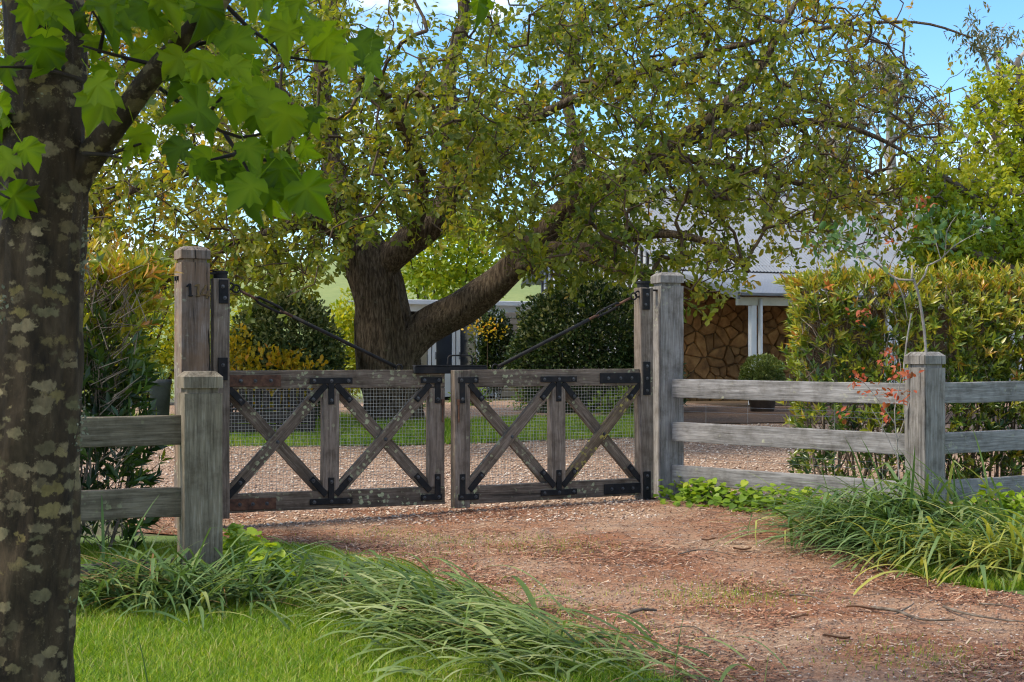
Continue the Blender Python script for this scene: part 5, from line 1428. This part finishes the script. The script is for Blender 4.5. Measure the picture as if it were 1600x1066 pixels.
def clump(label, cx, cy, rx, ry, n, ln, ang, spread_, sets, seed, group=None, lift=0.):
    g = np.random.default_rng(seed); z0 = hz(cx, cy)
    t = thing('strap_leaf_clump', label, 'plant', (cx, cy, z0), 0, group)
    for i in range(n):
        me = random.choices(sets[0], k=1)[0] if g.random() < sets[2] else sets[1][int(g.integers(len(sets[1])))]
        me = sets[0][int(g.integers(len(sets[0])))] if g.random() < sets[2] else me
        x, y = g.normal() * rx * .5, g.normal() * ry * .5
        a = ang + g.normal() * spread_; s = ln * g.uniform(.6, 1.15)
        Mx = Matrix.Translation((x, y, hz(cx + x, cy + y) - z0 + .01)) @ Matrix.Rotation(a, 4, 'Z') @ Matrix.Rotation(g.normal() * .12, 4, 'X') @ Matrix.Rotation(g.normal() * .10, 4, 'Y') @ Matrix.Diagonal((s, s * 1.0, s, 1))
        link('strap_leaf', me, None, t, Mx)
    for i in range(int(n * .05)):
        s = ln * g.uniform(.4, .8)
        link('dry_leaf', DRY[i % 8], None, t, Matrix.Translation((g.normal() * rx * .5, g.normal() * ry * .5, .03 + .06 * g.random())) @ Matrix.Rotation(ang + g.normal() * .7, 4, 'Z') @ Matrix.Diagonal((s, s, s, 1)))
    return t
GF = 'strap leaf clumps edging the drive'
# along the left edge of the drive: blades blown over to the left
edge = [(-.93, 8.6, 90, 'grey green strap leaf clump farthest up the left edge of the drive, near the gate'), (-.62, 8.05, 110, 'second strap leaf clump down the left edge of the drive'), (-.34, 7.5, 120, 'middle strap leaf clump on the left edge of the drive'),
        (-.14, 6.95, 120, 'strap leaf clump just above the lowest ones on the left drive edge'), (.12, 6.42, 110, 'lowest strap leaf clump on the left drive edge, cut by the bottom of the photo'), (.38, 5.98, 60, 'strap leaf clump at the bottom edge of the photo, nearest its centre')]
for k, (x, y, n, lab) in enumerate(edge):
    clump(lab, x, y, .5, .46, int(n * (1.3 if y > 7.7 else 1.7)), .50 if y > 7.7 else .54, R(178), R(28), (LOW, UP, .97), 60 + k, GF)
# right side under the fence post
for k, (px, d, n, ln, ang, lab, st) in enumerate([(1455, 10.35, 190, .92, 196, 'dark green strap leaf clump at the foot of the right fence post', (MIDS, UP, .78)), (1395, 10.0, 150, .80, 200, 'drooping strap leaf clump left of the right fence post, touching the drive', (MIDS, UP, .9)),
        (1335, 10.7, 70, .70, 190, 'small strap leaf tuft under the right rails, nearest the gate', (MIDS, UP, .8)), (1540, 10.1, 130, .85, 185, 'strap leaf clump right of the fence post, below the outer rails', (MIDS, UP, .7)),
        (1500, 9.35, 120, .75, 200, 'strap leaf clump before the fence post, lower on the verge', (MIDS, UP, .92)), (1590, 8.95, 150, .80, 196, 'yellowing strap leaf clump at the right edge of the photo', (YEL, MIDS, .75))]):
    p = P(px, 800, d); clump(lab, p.x, p.y, .5, .45, min(295, int(n * 1.9)), ln, R(ang), R(32), st, 80 + k, GF)
# left, under the near fence post: messy, with dry blades
for k, (px, d, n, ang, lab) in enumerate([(165, 7.75, 110, 10, 'messy strap leaf clump beside the spotted trunk, below the left rails'), (250, 7.7, 120, 175, 'strap leaf clump with dry tan blades at the foot of the near left post'), (330, 7.65, 90, 20, 'strap leaf clump right of the near left post')]):
    p = P(px, 900, d); t = clump(lab, p.x, p.y, .5, .34, n * 2, .62, R(ang), R(70), (MIDS, UP, .85), 95 + k, GF)
    g = np.random.default_rng(k)
    if k == 1:
        for i in range(16):
            s = g.uniform(.35, .6)
            link('dry_leaf', DRY[i % 8], None, t, Matrix.Translation((g.normal() * .18, -.1 + g.normal() * .06, .10 + g.random() * .08)) @ Matrix.Rotation(R(178) + g.normal() * .5, 4, 'Z') @ Matrix.Diagonal((s, s, s, 1)))
# single blades standing close to the lens
SH = strap_set(M['strap'], R(76), R(86), R(4), R(14), .024, 4, 9, 0)
for k, (px, py, d, h, az_, lab) in enumerate([(212, 1150, 5.0, .37, 175, 'single dark upright blade near the spotted trunk, left one of the pair'), (240, 1150, 5.0, .38, 182, 'single dark upright blade, right one of the pair by the spotted trunk'),
        (1050, 1140, 5.35, .36, 170, 'slanting green blade at the bottom of the drive'), (1048, 1140, 5.5, .37, 5, 'thin upright blade at the bottom of the drive'), (1190, 1140, 5.4, .24, 5, 'short blade tip poking in at the bottom edge of the drive')]):
    p = P(px, py, d); b = Vector((p.x, p.y, hz(p.x, p.y)))
    o = link('grass_blade', SH[k % 4], None, None, Matrix.Translation(b) @ Matrix.Rotation(R(az_), 4, 'Z') @ Matrix.Diagonal((h * 1.05, h, h * 1.05, 1)))
    tag(o, lab, 'blade', 'single tall blades near the camera')
# tall grey planter with daffodils
pp = P(250, 690, 21.5); pp.z = hz(pp.x, pp.y) + .02
dp = thing('planter', 'tall grey planter with daffodil leaves seen left of the gate post', 'planter', pp)
pot(dp, .17, .80, M['pot'])
g = np.random.default_rng(2)
for i in range(26):
    s = g.uniform(.3, .5); link('strap_leaf', UP[i % 16], None, dp, Matrix.Translation((g.normal() * .06, g.normal() * .06, .72)) @ Matrix.Rotation(g.uniform(0, 6.28), 4, 'Z') @ Matrix.Diagonal((s, s * 1.6, s, 1)))

# ------------------------------------------------------------------ low leafy ground cover
M['cover'] = mat_leaf('ground_cover_leaf', [(.0, (.07, .14, .012)), (.45, (.17, .28, .018)), (.8, (.30, .40, .03)), (1., (.45, .45, .06))], .4, .45, .3, 1.4, .25)
def cover(label, pts, n, size, hmax, seed, parts=250):
    g = np.random.default_rng(seed); pts = [np.array(p) for p in pts]; c = sum(pts) / len(pts)
    t = thing('ground_cover', label, 'ground cover', (c[0], c[1], hz(c[0], c[1])), 0, 'patches of lime green ground cover')
    PP, AA, NN, SS, TT = [], [], [], [], []
    for _ in range(n):
        k = int(g.integers(len(pts))); p = pts[k][:2] + g.normal(size=2) * np.array([pts[k][2], pts[k][3]]) if len(pts[k]) > 3 else pts[k][:2]
        e = math.exp(-((p - pts[k][:2]) ** 2 / (np.array(pts[k][2:4]) ** 2 * 2.2)).sum()); z = hz(*p) + .025 + hmax * e * g.random() ** .6
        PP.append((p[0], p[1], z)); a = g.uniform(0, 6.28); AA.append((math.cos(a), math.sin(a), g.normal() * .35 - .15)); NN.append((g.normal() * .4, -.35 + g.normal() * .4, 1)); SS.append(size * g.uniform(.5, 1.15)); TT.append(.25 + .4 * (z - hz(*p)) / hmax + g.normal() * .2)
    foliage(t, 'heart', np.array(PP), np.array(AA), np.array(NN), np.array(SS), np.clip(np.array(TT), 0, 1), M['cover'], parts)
cover('lime green leafy ground cover at the right of the near left post', [(-1.62, 8.6, .13, .2), (-1.72, 9.0, .14, .2), (-1.5, 8.3, .15, .16), (-1.38, 8.05, .14, .12), (-1.75, 8.75, .10, .15)], 900, .075, .30, 5)
cover('lime green ground cover below the right rails, next to the gate post', [(1.75, 12.35, .16, .13), (2.0, 12.1, .16, .13), (2.25, 11.85, .16, .14), (1.62, 12.55, .1, .1), (2.45, 11.6, .13, .13)], 800, .075, .22, 7)
cover('lime green ground cover at the right edge of the photo, below the outer rails', [(4.0, 11.1, .2, .25), (4.2, 10.7, .2, .25), (3.8, 11.3, .2, .2), (4.0, 10.2, .2, .2)], 700, .085, .28, 9)
cover('small sprig of ground cover climbing at the foot of the right gate post', [(1.36, 12.78, .05, .03), (1.50, 12.85, .05, .03)], 40, .07, .20, 12, 40)
cover('ground cover patch in the strap leaves beside the spotted trunk', [(-2.25, 7.55, .2, .1), (-1.95, 7.6, .15, .1)], 90, .06, .10, 13, 60)

# ------------------------------------------------------------------ grass
M['grass'] = mat_leaf('grass_blade', [(.0, (.06, .14, .010)), (.35, (.15, .27, .016)), (.6, (.26, .37, .025)), (.8, (.38, .43, .06)), (.92, (.42, .42, .12)), (1., (.46, .40, .2))], .4, .5, .3, 1.4, 0)
def grass(name, label, xy, n, h, wd, seed, lean=.35):
    g = np.random.default_rng(seed); x, y = xy(n, g); n = len(x)
    hh = h * (.45 + .8 * g.random(n)) * (1 + .35 * np.array([mnoise.noise(Vector((a * 2.2, b * 2.2, 1))) for a, b in zip(x, y)]))
    a = g.random(n) * 6.28; ca, sa = np.cos(a) * wd, np.sin(a) * wd; z = H(x, y) + .012
    la = g.random(n) * 6.28; lx, ly = np.cos(la) * hh * lean * g.random(n), np.sin(la) * hh * lean * g.random(n)
    b0 = np.stack([x - ca, y - sa, z], -1); b1 = np.stack([x + ca, y + sa, z], -1)
    m0 = np.stack([x - ca * .8 + lx * .4, y - sa * .8 + ly * .4, z + hh * .6], -1); m1 = np.stack([x + ca * .8 + lx * .4, y + sa * .8 + ly * .4, z + hh * .6], -1)
    tp = np.stack([x + lx * 1.4, y + ly * 1.4, z + hh], -1)
    V = np.stack([b0, b1, m1, m0, tp], 1).reshape(-1, 3); i5 = (np.arange(n) * 5)[:, None]
    pn = np.array([mnoise.noise(Vector((p * 1.1, q * 1.1, 8))) for p, q in zip(x, y)])
    tint = np.clip(.46 + .25 * pn + g.normal(size=n) * .20, 0, 1); tint[g.random(n) < .07] = .97
    o = link(name, mesh_np(name, V, i5 + np.array([0, 1, 2, 3]), i5 + np.array([3, 2, 4]), {'tint': np.repeat(tint, 5)}), M['grass']); o['kind'] = 'stuff'
    return tag(o, label, 'grass')
def xy_front(n, g):
    y = 5.5 + 4.6 * g.random(n) ** 1.15; xl = np.array([XL(v) for v in y]); x0 = -.335 * y; x = x0 + (xl + .10 - x0) * g.random(n); return x, y
def xy_back(n, g):
    x = -9 + 11 * g.random(n); y0 = np.array([LAWN_Y0(v) for v in x]); y1 = LAWN_Y1(x); return x, y0 - .05 + (y1 - y0) * g.random(n)
def xy_verge(n, g):
    y = 8.2 + 3.6 * g.random(n); xr = np.array([XR(v) for v in y]); x = xr - .05 + (.58 * y - xr) * g.random(n) ** 1.3; return x, y
grass('lawn_grass', 'bright green lawn grass in the left foreground', xy_front, 100000, .055, .0026, 3, .9)
grass('back_grass', 'strip of green lawn behind the gate around the big trunk', xy_back, 60000, .11, .005, 4)
grass('verge_grass', 'grass on the verge under the right fence', xy_verge, 42000, .07, .0028, 5, .8)
def xy_tufts(n, g):
    cs = [onground(*c) for c in ((1130, 945), (1090, 935), (830, 850), (870, 862), (1410, 1035), (1440, 1030), (900, 985), (860, 960), (820, 930), (600, 840), (640, 880), (1170, 930), (960, 1010), (700, 850))]
    k = g.integers(len(cs), size=n); x = np.array([cs[i].x for i in k]) + g.normal(size=n) * .22; y = np.array([cs[i].y for i in k]) + g.normal(size=n) * .25; return x, y
grass('sparse_tufts', 'thin dry grass tufts growing through the drive', xy_tufts, 3800, .030, .0015, 6, .9)
